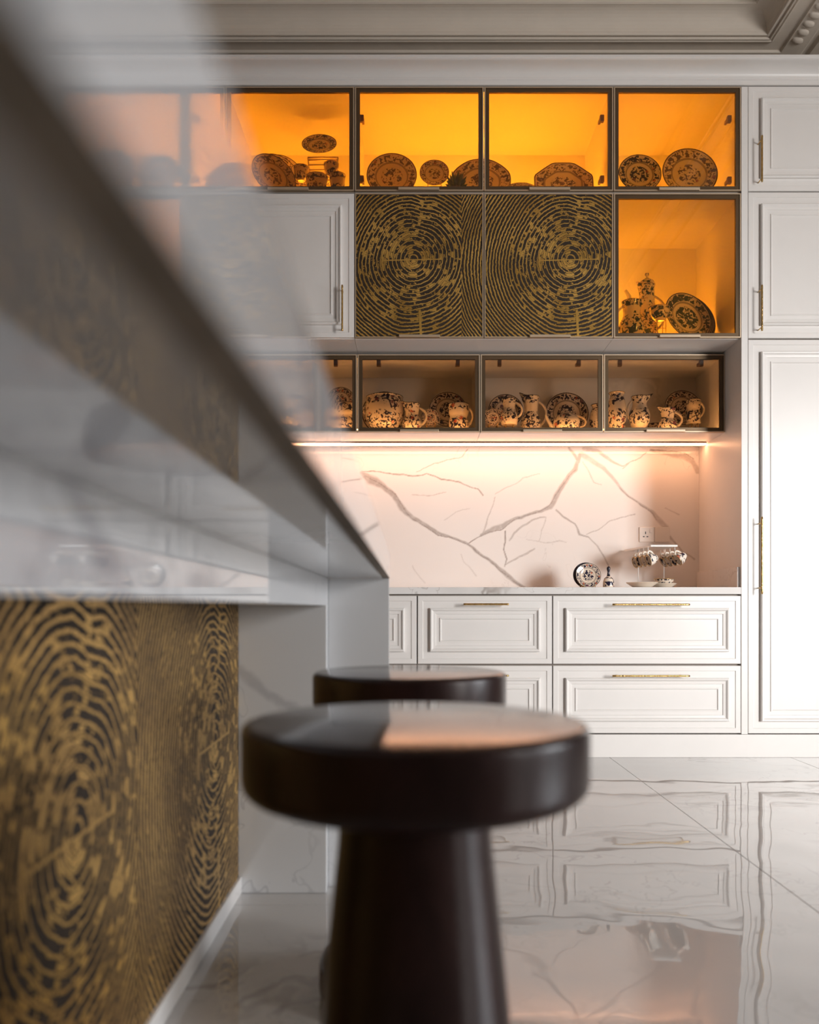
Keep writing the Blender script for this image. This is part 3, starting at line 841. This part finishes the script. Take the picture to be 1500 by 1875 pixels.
# base of the island
ib = empty('kitchen_island', (IX_P, YE, 0.0))
def T(x): return x - IX_P
runY('apron', [(T(IX_A), 0.7935), (T(IX_A), 0.8705), (-0.6, 0.8705), (-0.6, 0.7935)], L0, -0.0005, M['island'], ib)
box('end_panel', T(-1.30), T(IX_A), 0.0, 0.085, 0.0005, 0.8705, M['island'], ib, 0.002)
box('support_panel', T(IX_A) + 0.0005, T(IX_O) - 0.002, 0.055, 0.085, 0.0005, 0.8705, M['island'], ib, 0.001)
box('core', T(-1.25), -0.013, L0, -0.001, 0.0005, 0.793, M['darkgap'], ib)
box('plinth', -0.0125, 0.0085, L0, -0.0006, 0.0005, 0.046, M['marble'], ib, 0.001)
py0, j = YE - 0.0006, 0
ysp = [YE - 0.0008, 1.413, 1.413 - 0.83, 1.413 - 1.66, Y0I]
for a, b in zip(ysp[1:], ysp[:-1]):
    if b - a < 0.05: continue
    a_, b_ = a + 0.0006, b - 0.0006
    me = bpy.data.meshes.new('ring_panel')
    v = [(0, a_ - YE, 0.0462), (0, b_ - YE, 0.0462), (0, b_ - YE, 0.793), (0, a_ - YE, 0.793)]
    v += [(-0.012, y, z) for (_, y, z) in v]
    me.from_pydata(v, [], [(0, 1, 2, 3), (7, 6, 5, 4), (0, 4, 5, 1), (1, 5, 6, 2), (2, 6, 7, 3), (3, 7, 4, 0)])
    ul = me.uv_layers.new(name='UVMap')
    for lp in me.loops:
        co = me.vertices[lp.vertex_index].co
        ul.data[lp.index].uv = (co.y + YE - (1.413 - 0.255), co.z - 0.46)
    o = link('ring_panel', me, M['ring'], ib); o['label'] = 'dark panel with gold tree-ring relief'
tag(ib, 'island base clad in gold tree-ring panels with a marble end', 'island')

# ================================================================== STOOLS
def stool(x, y, label):
    e = empty('bar_stool', (x, y, 0.0))
    R, H, t = 0.197, 0.6565, 0.082
    def disc(name, R, z0, z1, rb, rt):
        pr = [(0, z0), (R - rb, z0)]
        for i in range(1, 7):
            a = i / 6 * PI / 2; pr.append((R - rb + rb * math.sin(a), z0 + rb - rb * math.cos(a)))
        for i in range(0, 7):
            a = i / 6 * PI / 2; pr.append((R - rt + rt * math.cos(a), z1 - rt + rt * math.sin(a)))
        pr.append((0, z1))
        return lathe(name, pr, M['wood'], e, 96)
    st = disc('seat', R, H - t, H, 0.022, 0.010)
    if len(st.data.materials) < 2: st.data.materials.append(M['wood_top'])
    for p in st.data.polygons:
        if p.center.z > H - 0.004: p.material_index = 1
    disc('base', 0.184, 0.0005, 0.095, 0.02, 0.035)
    lathe('column', [(0.132, 0.0945), (0.120, 0.22), (0.109, 0.31), (0.098, 0.42), (0.088, 0.52), (0.085, H - t - 0.0003)], M['wood'], e, 72)
    tag(e, label, 'stool', 'dark wooden bar stools at the island')
stool(0.0065, 0.94, 'nearest dark wooden bar stool with thick round seat, in the foreground')
stool(0.0, 1.676, 'second dark wooden bar stool, behind the foreground one')

# ================================================================== CHINA
def plate(cx, top, dia, zs, style, label, group, d=None, tilt=78, ratio=1.0, octa=0.0, yaw=0.0, name='plate', cat='plate', lobes=0, dfix=None, stand=True):
    """dia = width in px; ratio = height/width"""
    s = math.sin(math.radians(tilt))
    hpx = dia * ratio
    pyc = top + hpx / 2
    den = (VY - pyc) / F - hpx * 1.0 / (2 * F)
    dd = dfix or (zs - EYE + 0.001) / den
    raised = False
    if not (4.40 <= dd <= 4.88) and not dfix:
        dd = d or 4.5; raised = True
    if dfix: raised = True
    R = dia * dd / (2 * F); Ry = R * ratio / s if False else R * ratio
    def fn(x, y, z):
        if octa > 0 or lobes:
            r = math.hypot(x, y)
            if r > 1e-4:
                a = math.atan2(y, x)
                if octa > 0:
                    k = (abs(math.cos(a)) ** 3.2 + abs(math.sin(a)) ** 3.2) ** (-1 / 3.2)
                    b = a - PI / 4
                    cut = 1.20 / (max(abs(math.cos(a)) + abs(math.sin(a)), 1e-6)) * 1.13
                    k = min(1.0 / max(abs(math.cos(a)), abs(math.sin(a))), cut)
                    k = 1 + (k - 1) * octa
                else: k = 1 + 0.018 * math.cos(a * lobes)
                x, y = x * k, y * k
        return (x, y * ratio, z)
    pr = [(0, 0.0), (.30, 0.0), (.58, 0.004), (.64, .03), (.70, .055), (.86, .085), (.985, .12), (1.0, .122), (1.0, .108), (.97, .095), (.86, .055), (.70, .02), (.62, -.03), (.56, -.05), (.54, -.028), (0, -.028)]
    o = lathe(name, [(r * R, z * R) for r, z in pr], M[style], None, 48, uvR=R, fn=fn)
    cz = EYE + (VY - pyc) * dd / F
    if not raised: cz = zs + R * ratio * s + 0.001
    o.location = ((cx - VX) * dd / F, dd, cz)
    o.rotation_euler = Euler((math.radians(tilt), 0, math.radians(yaw)), 'XYZ')
    tag(o, label, cat, group)
    if raised and stand:
        bot = cz - R * ratio * s
        ybot = dd - R * ratio * math.cos(math.radians(tilt))
        st = empty('plate_stand', (o.location.x, dd, zs))
        for sd in (-1, 1):
            m = MB(); xx = sd * R * 0.45
            yb = ybot - dd
            zc = bot - zs + R * ratio * (1 - math.sqrt(1 - .45 ** 2)) * s
            m.tube([(xx, yb - 0.028, zc + 0.012), (xx, yb - 0.024, zc - 0.004), (xx, yb + 0.02, zc - 0.006), (xx, yb + 0.05 + R * 0.05, 0.06 + R * .3), (xx, yb + 0.075, 0.003)], 0.0025, 6)
            m.tube([(xx, yb - 0.016, zc - 0.005), (xx, yb - 0.022, 0.003)], 0.0025, 6)
            m.build('prop', M['wire'], st, True)
        m = MB(); m.tube([(-R * .45, yb + 0.075, 0.004), (R * .45, yb + 0.075, 0.004)], 0.0022, 6); m.build('crossbar', M['wire'], st, True)
        tag(st, ('gilt wire stand propping the ' + label).replace(' flowered', '').replace(' in the left low cabinet', ' at left').replace('corner of the right low cabinet', 'right cabinet corner'), 'stand', 'plate stands')
    return o

ZS_T = Z_TOP0 + 0.017; ZS_D = Z_MID0 + 0.017; ZS_L = Z_LOW0 + 0.017
GP = 'plates in the amber-lit cabinets'
plate(717.5, 277, 92, ZS_T, 'c_rose', 'large round flowered dinner plate, leftmost in the double lit cabinet', GP)
plate(795.5, 291, 54, ZS_T, 'c_rose', 'small round flowered plate beside the large one, left lit door', GP, d=4.47)
plate(881, 289, 108, ZS_T, 'c_rose', 'oval flowered platter behind the middle door frame of the lit cabinet', GP, ratio=0.80, octa=0.35, d=4.55)
plate(955, 331, 54, ZS_T, 'c_rose', 'small low oval dish between the two platters', GP, ratio=0.62, octa=0.3, d=4.5, name='dish', cat='dish', tilt=62, dfix=4.46)
plate(1031.5, 296, 108, ZS_T, 'c_rose', 'octagonal flowered platter at the right of the double lit cabinet', GP, ratio=0.76, octa=0.9, d=4.55)
plate(1171, 280, 78, ZS_T, 'c_imari', 'dark blue and rust patterned plate in the top right cabinet', GP)
plate(1262, 268, 101, ZS_T, 'c_rose', 'large round flowered plate at the right of the top right cabinet', GP)
plate(500, 279, 86, ZS_T, 'c_rose', 'front plate of the leaning row beside the plate rack', GP, yaw=32, tilt=76)
plate(512, 281, 84, ZS_T, 'c_rose', 'middle plate of the leaning row beside the plate rack', GP, yaw=34, tilt=76, dfix=4.63, stand=False)
plate(524, 283, 82, ZS_T, 'c_rose', 'rear plate of the leaning row beside the plate rack', GP, yaw=36, tilt=76, dfix=4.70, stand=False)
for nm in ('plate.005',): pass

# succulent
def spiky(name, x, y, z, h, label):
    e = empty(name, (x, y, z))
    lathe('pot', [(0, 0.0), (.016, 0.0), (.021, .03), (.019, .03), (.018, .024), (0, .024)], M['wood_stand'], e, 20)
    random.seed(5)
    for ring, (nn, tilt_, L) in enumerate(((10, 1.25, .036), (8, .85, .045), (6, .45, .05), (3, .1, .045))):
        for k in range(nn):
            a = 2 * PI * k / nn + ring * .4
            dirv = Vector((math.cos(a) * math.sin(tilt_), math.sin(a) * math.sin(tilt_), math.cos(tilt_)))
            p0 = Vector((0, 0, .028)) + dirv * .004; p1 = p0 + dirv * L * .55; p2 = p0 + dirv * L + Vector((0, 0, .004))
            m = MB(); m.tube([p0, p1, p2], [.0045, .0075, .0008], 6); m.build('leaf', M['leafgreen'], e, True)
    e.scale = (h / .08,) * 3
    tag(e, label, 'plant')
spiky('succulent', fx(836, 4.42), 4.42, ZS_T + 0.0005, 0.125, 'small dark green succulent between plate and oval platter')

def handle_pts(x0, z0, z1, out, n=12, side=1, top_in=0.0):
    pts = []
    for i in range(n + 1):
        t = i / n; a = PI * t
        pts.append((side * (x0 + out * math.sin(a) ** 0.8 - top_in * (1 - t) ** 2), 0, z1 + (z0 - z1) * (t + 0.06 * math.sin(2 * a))))
    return pts
SHAPES = {
 'jug': [(.55, 0), (.62, .01), (.60, .04), (.86, .16), (1.0, .32), (.95, .46), (.74, .60), (.66, .70), (.70, .86), (.80, 1.0)],
 'hexjug': [(.80, 0), (.88, .02), (.97, .14), (1.0, .30), (.88, .46), (.68, .58), (.66, .72), (.74, .88), (.82, 1.0)],
 'ewer': [(.60, 0), (.64, .02), (.90, .16), (1.0, .36), (.90, .54), (.70, .68), (.64, .78), (.70, .90), (.78, 1.0)],
 'mug': [(.95, 0), (1.0, .02), (.96, .10), (.94, .40), (.86, .52), (.84, .60), (.95, .70), (1.0, .84), (.98, 1.0)],
 'pot': [(.50, 0), (.56, .03), (.54, .07), (.80, .20), (.97, .42), (1.0, .62), (.98, .85), (.94, .95), (.96, 1.0)],
 'vase': [(.58, 0), (.62, .03), (.86, .22), (1.0, .44), (.98, .62), (.84, .80), (.70, .90), (.72, .96), (.84, 1.0)],
 'teapot': [(.62, 0), (.66, .03), (.92, .22), (1.0, .46), (.94, .66), (.70, .84), (.46, .92), (.44, .95)],
 'coffee': [(.72, 0), (.78, .02), (.92, .08), (1.0, .22), (.94, .40), (.78, .62), (.66, .80), (.66, .92), (.72, 1.0)],
 'cup': [(.42, 0), (.48, .02), (.46, .07), (.70, .22), (.90, .5), (.97, .8), (1.0, 1.0)],
 'bowl': [(.45, 0), (.50, .06), (.48, .12), (.82, .45), (1.0, 1.0)],
}
def pot_ware(name, kind, x, y, z, r, h, mat, label, cat, group=None, handle=1, spout=0, lid=False, rim='navy', hout=0.7, rot=0.0, stand=0.0, hz=(0.3, 0.88)):
    e = empty(name, (x, y, z + stand)); e.rotation_euler = (0, 0, rot)
    base = SHAPES[kind]
    # interpolate profile smoothly
    P = []
    n = len(base)
    for i in range(n - 1):
        p0, p1, p2, p3 = base[max(i - 1, 0)], base[i], base[i + 1], base[min(i + 2, n - 1)]
        for k in range(4):
            t = k / 4
            P.append(tuple(0.5 * (2 * p1[j] + (p2[j] - p0[j]) * t + (2 * p0[j] - 5 * p1[j] + 4 * p2[j] - p3[j]) * t * t + (3 * p1[j] - p0[j] - 3 * p2[j] + p3[j]) * t ** 3) for j in range(2)))
    P.append(base[-1])
    outer = [(a * r, b * h) for a, b in P]
    wt_ = 0.004
    inner = [(max(a - wt_, 0.001), max(b, 0.012)) for a, b in outer[::-1] if b > 0.05 * h]
    prof = [(0, 0.001)] + outer + inner + [(0, inner[-1][1])]
    def fn(xx, yy, zz):
        if spout and kind in ('jug', 'hexjug', 'ewer', 'coffee', 'cup') :
            t = max(0.0, (zz / h - 0.72) / 0.28)
            rr = math.hypot(xx, yy) + 1e-9
            c = max(0.0, spout * xx / rr)
            s_ = t * t * (c ** 6)
            if kind == 'coffee': s_ *= 0.5
            xx += spout * s_ * r * (0.55 if kind != 'hexjug' else .32); zz += s_ * h * 0.10
        if kind == 'hexjug':
            a = math.atan2(yy, xx); k = 1 + 0.035 * math.cos(8 * a) 
            xx *= k; yy *= k
        return (xx, yy, zz)
    lathe('body', prof, M[mat], e, 40, fn=fn)
    # rim band follows the lip
    rr, zz = outer[-1]
    pts = [fn((rr - .0015) * math.cos(2 * PI * k / 32), (rr - .0015) * math.sin(2 * PI * k / 32), zz) for k in range(32)]
    m = MB(); m.tube(pts, 0.0022, 6, closed=True); m.build('rim', M[rim], e, True)
    if handle:
        rad = lambda zf: min(outer, key=lambda q: abs(q[1] - zf * h))[0]
        xa, xb = rad(hz[1]), rad(hz[0])
        pts = []
        for i in range(15):
            t = i / 14
            bx = xa + (xb - xa) * t - 0.003
            pts.append((handle * (bx + hout * r * math.sin(PI * t) ** 0.75), 0, h * (hz[1] + (hz[0] - hz[1]) * t + 0.05 * math.sin(PI * t * 1.0) * (1 - t))))
        m = MB(); m.tube(pts, 0.008 if kind == 'coffee' else 0.0065, 8)
        m.build('handle', M['cream'], e, True)
    if kind in ('teapot', 'coffee') and spout:
        s = spout
        if kind == 'teapot': pts = [(s * .85 * r, 0, .28 * h), (s * 1.15 * r, 0, .40 * h), (s * 1.35 * r, 0, .62 * h), (s * 1.55 * r, 0, .88 * h)]; rs = [.014, .012, .009, .007]
        else: pts = [(s * .88 * r, 0, .26 * h), (s * 1.3 * r, 0, .36 * h), (s * 1.5 * r, 0, .62 * h), (s * 1.62 * r, 0, .84 * h), (s * 2.0 * r, 0, .93 * h)]; rs = [.020, .017, .013, .0105, .008]
        # smooth
        q = []; qr = []
        for i in range(len(pts) - 1):
            for k in range(5):
                t = k / 5
                q.append(tuple(pts[i][j] * (1 - t) + pts[i + 1][j] * t for j in range(3))); qr.append(rs[i] * (1 - t) + rs[i + 1] * t)
        q.append(pts[-1]); qr.append(rs[-1])
        for _ in range(3):
            q = [q[0]] + [tuple((q[i - 1][j] + 2 * q[i][j] + q[i + 1][j]) / 4 for j in range(3)) for i in range(1, len(q) - 1)] + [q[-1]]
        m = MB(); m.tube(q, qr, 10); m.build('spout', M['cream'], e, True)
    if lid:
        lr = rr * 1.02
        l = lathe('lid', [(0, .0), (lr, 0.0), (lr, .005), (lr * .8, .06 * h), (lr * .3, .10 * h), (.006, .11 * h), (.005, .13 * h), (.011, .155 * h), (.010, .18 * h), (0, .19 * h)], M[mat], e, 28)
        l.location = (0, 0, zz + 0.001)
    if kind == 'pot':
        for sd in (-1, 1):
            m = MB(); m.tube([(sd * .97 * r, 0, .78 * h), (sd * (1.10 * r), 0, .72 * h), (sd * (1.06 * r), 0, .60 * h), (sd * .97 * r, 0, .58 * h)], .008, 8)
            m.build('lug', M['h_imari'], e, True)
    tag(e, label, cat, group)
    if stand > 0.004:
        st = empty('display_stand', (x, y, z))
        for sd in (-1, 1):
            m = MB(); xx = sd * r * .45
            m.tube([(xx, -r * .6, 0.002), (xx, -r * .6, stand - .003), (xx, r * .5, stand - .003), (xx, r * .5, 0.002)], .0022, 6)
            m.build('frame', M['wire'], st, True)
        m = MB(); m.tube([(-r * .45, -r * .6, stand * .55), (r * .45, -r * .6, stand * .55)], .0018, 6); m.build('rail', M['wire'], st, True)
        tag(st, 'small gilt stand under the ' + label, 'stand')
    return e
def W(l, r, top, d, zs, bot=None):
    """pixel box -> x, radius, height"""
    x = ((l + r) / 2 - VX) * d / F; rad = (r - l) * d / F / 2
    zt = EYE + (VY - top) * d / F
    return x, rad, zt - zs

# green coffee set in the tall lit cabinet
d = 4.62; x, r, h = W(1166, 1204, 514, d, ZS_D)
pot_ware('coffee_pot', 'coffee', x, d, ZS_D + 0.0005, r * 1.05, h * 0.93, 'h_green', 'tall green-printed coffee pot with curved spout in the lit cabinet', 'coffee pot', handle=1, spout=-1, lid=True, rim='gilt', hout=.95, hz=(.34, .84))
d = 4.44; x, r, h = W(1134, 1179, 553, d, ZS_D)
pot_ware('jug', 'jug', x, d, ZS_D + 0.0005, r, h, 'h_green', 'green-printed cream jug in front of the coffee pot', 'jug', handle=-1, spout=1, rim='gilt', hout=.45)
d = 4.43; x, r, h = W(1190, 1226, 564, d, ZS_D)
pot_ware('teacup', 'cup', x, d, ZS_D + 0.0005, r, .072, 'h_green', 'green-printed teacup beside the leaning green plates', 'cup', handle=0, rim='gilt', stand=max(h - .072, .02))
GG = 'green printed plates leaning in the lit cabinet'
for i, nm in enumerate(('foremost green-printed plate of the leaning stack', 'second green-printed plate of the leaning stack', 'third green-printed plate of the leaning stack', 'rearmost green-printed plate of the leaning stack')):
    plate(1258 + i * 2.5, 533 + i * 1.5, 97, ZS_D, 'c_green', nm, GG, yaw=18, tilt=74, dfix=4.52 + i * 0.028, stand=False)

# plate rack in the left lit cabinet
d = 4.55
e = empty('plate_rack', (fx(590, d), d, ZS_T))
m = MB()
zr = EYE + (VY - 281) * d / F - ZS_T
for sd in (-1, 1):
    m.tube([(sd * .05, -.06, .003), (sd * .085, .04, zr), ], .003, 6); m.tube([(sd * .05, .09, .003), (sd * .085, .04, zr)], .0035, 6)
m.build('side_frame', M['wire'], e, True)
for k in range(9):
    t = (k + .5) / 9
    m = MB(); wd = .05 + .035 * t
    m.tube([(-wd, -.06 + .1 * t, zr * t), (wd, -.06 + .1 * t, zr * t)], .0042, 6); m.build('rung', M['wire'], e, True)
m = MB(); m.tube([(-.085, .04, zr), (.085, .04, zr)], .004, 6); m.build('top_rail', M['wire'], e, True)
tag(e, 'sloping gilt wire rack holding an oval dish and cups', 'rack')
o = plate(585, 243, 64, ZS_T, 'c_imari', 'oval dark-patterned dish standing on top of the wire rack', GP, ratio=.72, dfix=4.59, name='dish', cat='dish', stand=False, tilt=70)
for (cx, cy, rot_, nm) in ((552, 318, .9, 'teacup hanging on the left of the wire rack'), (607, 312, -.9, 'teacup hanging on the right of the wire rack')):
    dd = 4.50
    pot_ware('teacup', 'cup', fx(cx, dd), dd, EYE + (VY - cy - 14) * dd / F, .042, .075, 'h_rose', nm, 'cup', 'teacups on the wire rack', handle=1, rim='gilt', rot=rot_)
    ob = [q for q in C.objects if q.name.startswith('teacup')][-1]
pot_ware('bowl', 'bowl', fx(580, 4.42), 4.42, ZS_T + 0.0005, .060, EYE + (VY - 325) * 4.42 / F - ZS_T, 'h_rose', 'small bowl in front of the wire rack', 'bowl', handle=0, rim='gilt')
pot_ware('bowl', 'bowl', fx(618, 4.45), 4.45, ZS_T + 0.0005, .045, EYE + (VY - 322) * 4.45 / F - ZS_T, 'h_rose', 'small deep bowl at the right foot of the wire rack', 'bowl', handle=0, rim='gilt')

# imari ware in the low cabinets
GI = 'imari jugs and pots in the low cabinets'; GIP = 'imari plates in the low cabinets'
def low(name, kind, l, r, top, d, label, cat, **kw):
    x, rad, h = W(l, r, top, d, ZS_L)
    d = max(d, 4.612 + rad * 1.05); x, rad, h = W(l, r, top, d, ZS_L)
    st = kw.pop('stand', 0.0)
    pot_ware(name, kind, x, d, ZS_L + 0.0005, rad, h - st, 'h_imari', label, cat, GI, stand=st, **kw)
def lowplate(cx, top, dia, label, **kw):
    plate(cx, top, dia, ZS_L, 'c_imari', label, GIP, **kw)
lowplate(704, 717, 82, 'large imari plate behind the round flowered pot', tilt=82, dfix=4.895, stand=False)
low('flower_pot', 'pot', 669, 740, 728, 4.735, 'round imari pot with dark scrolling flowers, in the left low cabinet', 'pot', handle=0, rim='navy')
low('jug', 'hexjug', 737, 772, 740, 4.60, 'squat imari jug right of the round pot', 'jug', handle=1, spout=-1)
plate(789, 748, 34, ZS_L, 'c_imari', 'small imari plate between two jugs in the left low cabinet', GIP, dfix=4.71)
lowplate(820, 717, 68, 'imari plate behind the straight mug in the left low cabinet', dfix=4.84, stand=False)
low('mug', 'mug', 821, 859, 741, 4.68, 'straight imari mug with loop handle at the right of the left low cabinet', 'mug', handle=1, hout=.42)
lowplate(926, 721, 64, 'imari plate behind the two jugs in the right low cabinet', dfix=4.82, stand=False)
plate(903, 748, 34, ZS_L, 'c_imari', 'small imari plate in the left corner of the right low cabinet', GIP, dfix=4.66)
low('jug', 'hexjug', 917, 948, 731, 4.66, 'imari jug on a small stand in front of a plate', 'jug', handle=1, spout=-1, stand=.05)
low('jug', 'hexjug', 954, 991, 727, 4.74, 'tall imari jug beside the jug on a stand', 'jug', handle=1, spout=-1)
lowplate(1038, 718, 78, 'large imari plate behind the teapot', dfix=4.86, stand=False)
low('teapot', 'teapot', 1013, 1062, 755, 4.64, 'round imari teapot with spout to the left', 'teapot', handle=1, spout=-1, lid=True)
low('vase', 'vase', 1080, 1112, 742, 4.76, 'small imari vase behind the frame between two doors', 'vase', handle=0)
low('vase', 'vase', 1112, 1147, 720, 4.66, 'tall imari vase with a big red rose', 'vase', handle=0, rim='gilt')
low('ewer', 'ewer', 1152, 1190, 727, 4.68, 'imari ewer with raised lip on a small stand', 'jug', handle=-1, spout=1, stand=.035, hout=.36)
low('jug', 'hexjug', 1206, 1240, 749, 4.62, 'small imari jug at the right, in front of a plate', 'jug', handle=1, spout=-1)
pot_ware('teacup', 'cup', fx(1199, 4.80), 4.80, ZS_L + .0005, .040, .085, 'h_imari', 'imari cup left of the small right-hand jug', 'cup', handle=-1)
lowplate(1250, 714, 67, 'imari plate behind the mug on a stand at far right', dfix=4.85, stand=False)
low('mug', 'mug', 1257, 1283, 733, 4.72, 'imari mug on a stand in the low cabinet far right', 'mug', handle=1, hout=.6, stand=.07)
lowplate(624, 708, 50, 'imari plate at the edge of the island in the left low cabinet', dfix=4.80, stand=True)
low('teacup', 'mug', 612, 650, 740, 4.68, 'imari cup beside the left door frame, near the island edge', 'cup', handle=-1, hout=.6)

# counter things
zc = Z_CT + 0.0006
plate(1077, 1031, 46, zc, 'c_imari', 'small imari saucer propped on the counter', 'saucers propped on the counter', dfix=4.60, tilt=80)
plate(1073, 1030, 48, zc, 'navy', 'dark rimmed saucer behind the propped imari saucer', 'saucers propped on the counter', dfix=4.68, tilt=80, stand=False)
d = 4.58
e = empty('hand_bell', (fx(1114.5, d), d, zc))
lathe('body', [(0, .002), (.024, .0), (.030, .004), (.031, .012), (.030, .035), (.024, .055), (.012, .066), (0, .068)], M['h_imari'], e, 32)
lathe('handle', [(.010, .064), (.008, .075), (.006, .090), (.009, .103), (.0105, .112), (.007, .121), (0, .124)], M['navy'], e, 24)
tag(e, 'little imari china hand bell with navy handle on the counter', 'bell')
# cup tree
dF, dB_ = 4.60, 4.76
e = empty('cup_rack', (fx(1206, 4.66), 4.66, zc))
ex, ey, ez = e.location
zt_ = EYE + (VY - 1001) * 4.56 / F - ez
m = MB()
xa, xb = fx(1192, 4.56) - ex, fx(1241, 4.56) - ex
vs = [(xa, -.10, zt_), (xb, -.10, zt_), (xb - .02, .27, zt_), (xa - .05, .27, zt_), (xa, -.10, zt_ + .010), (xb, -.10, zt_ + .010), (xb - .02, .27, zt_ + .010), (xa - .05, .27, zt_ + .010)]
m.add(vs, [(3, 2, 1, 0), (4, 5, 6, 7), (0, 1, 5, 4), (1, 2, 6, 5), (2, 3, 7, 6), (3, 0, 4, 7)])
m.build('shelf', M['white_coat'], e)
for px in (1169, 1216):
    m = MB(); xx = fx(px, 4.80) - ex
    m.tube([(xx, .14, 0.002), (xx, .14, zt_)], .003, 6); m.build('post', M['white_coat'], e, True)
m = MB(); m.tube([(fx(1169, 4.80) - ex, .14, .003), (fx(1216, 4.80) - ex, .14, .003)], .0035, 6); m.tube([(fx(1169, 4.8) - ex, .14, .003), (fx(1169, 4.8) - ex, -.06, .003)], .0035, 6)
m.tube([(fx(1216, 4.8) - ex, .14, .003), (fx(1216, 4.8) - ex, -.06, .003)], .0035, 6)
m.build('foot', M['white_coat'], e, True)
hooks = []
for col, X0 in enumerate((fx(1187, 4.575), fx(1236, 4.575))):
    for k in range(4):
        y = 4.575 + .074 * k
        x = X0 - (.004 * k)
        m = MB(); m.tube([(x - ex, y - ey, zt_), (x - ex, y - ey, zt_ - .020), (x - ex + .006, y - ey, zt_ - .027), (x - ex + .013, y - ey, zt_ - .020)], .002, 6)
        m.build('hook', M['white_coat'], e, True)
        hooks.append((col, k, x, y))
tag(e, 'white coated cup rack with hooks on the counter by the socket', 'rack')
names = ('frontmost', 'second', 'third', 'rearmost')
for (col, k, x, y) in hooks:
    R_, H_ = .034, .054
    c = pot_ware('teacup', 'cup', x, y, ez + zt_ - .031, R_, H_, 'h_cup', '%s imari teacup hanging on the %s side of the cup rack' % (names[k], 'left' if col == 0 else 'right'), 'cup', 'teacups hanging from the cup rack', handle=1, rim='gilt', hout=.62)
    mz = Vector((-.90, -.16, -.30) if col == 0 else (-.80, -.10, -.60)).normalized()   # way the mouth faces
    up = Vector((0, 0, 1)); ax = (up - mz * up.dot(mz)).normalized(); ay = mz.cross(ax)
    rot = Matrix((ax, ay, mz)).transposed()
    c.rotation_euler = rot.to_euler()
    hv = rot @ Vector((R_ * .82 + R_ * .55, 0, H_ * .60))
    c.location = Vector((x + .006, y, ez + zt_ - .024)) - hv
# saucers below
def saucer(px, d, z, r, label, mat='cream', h=.02):
    o = lathe('saucer', [(0, .003), (r * .45, 0), (r * .5, 0), (r * .7, h * .4), (r, h), (r * .985, h + .002), (r * .62, h * .45), (0, h * .35)], M[mat], None, 40)
    o.location = (fx(px, d), d, z); tag(o, label, 'saucer', 'saucers under the cup rack'); return o
saucer(1176, 4.56, zc, .088, 'cream saucer on the counter under the left cups', h=.030)
saucer(1216, 4.60, zc, .070, 'cream saucer on the counter under the right cups', h=.026)
pot_ware('bowl', 'bowl', fx(1216, 4.60), 4.60, zc + .014, .056, .038, 'h_imari', 'small imari bowl resting on the right-hand saucer', 'bowl', handle=0, rim='gilt')
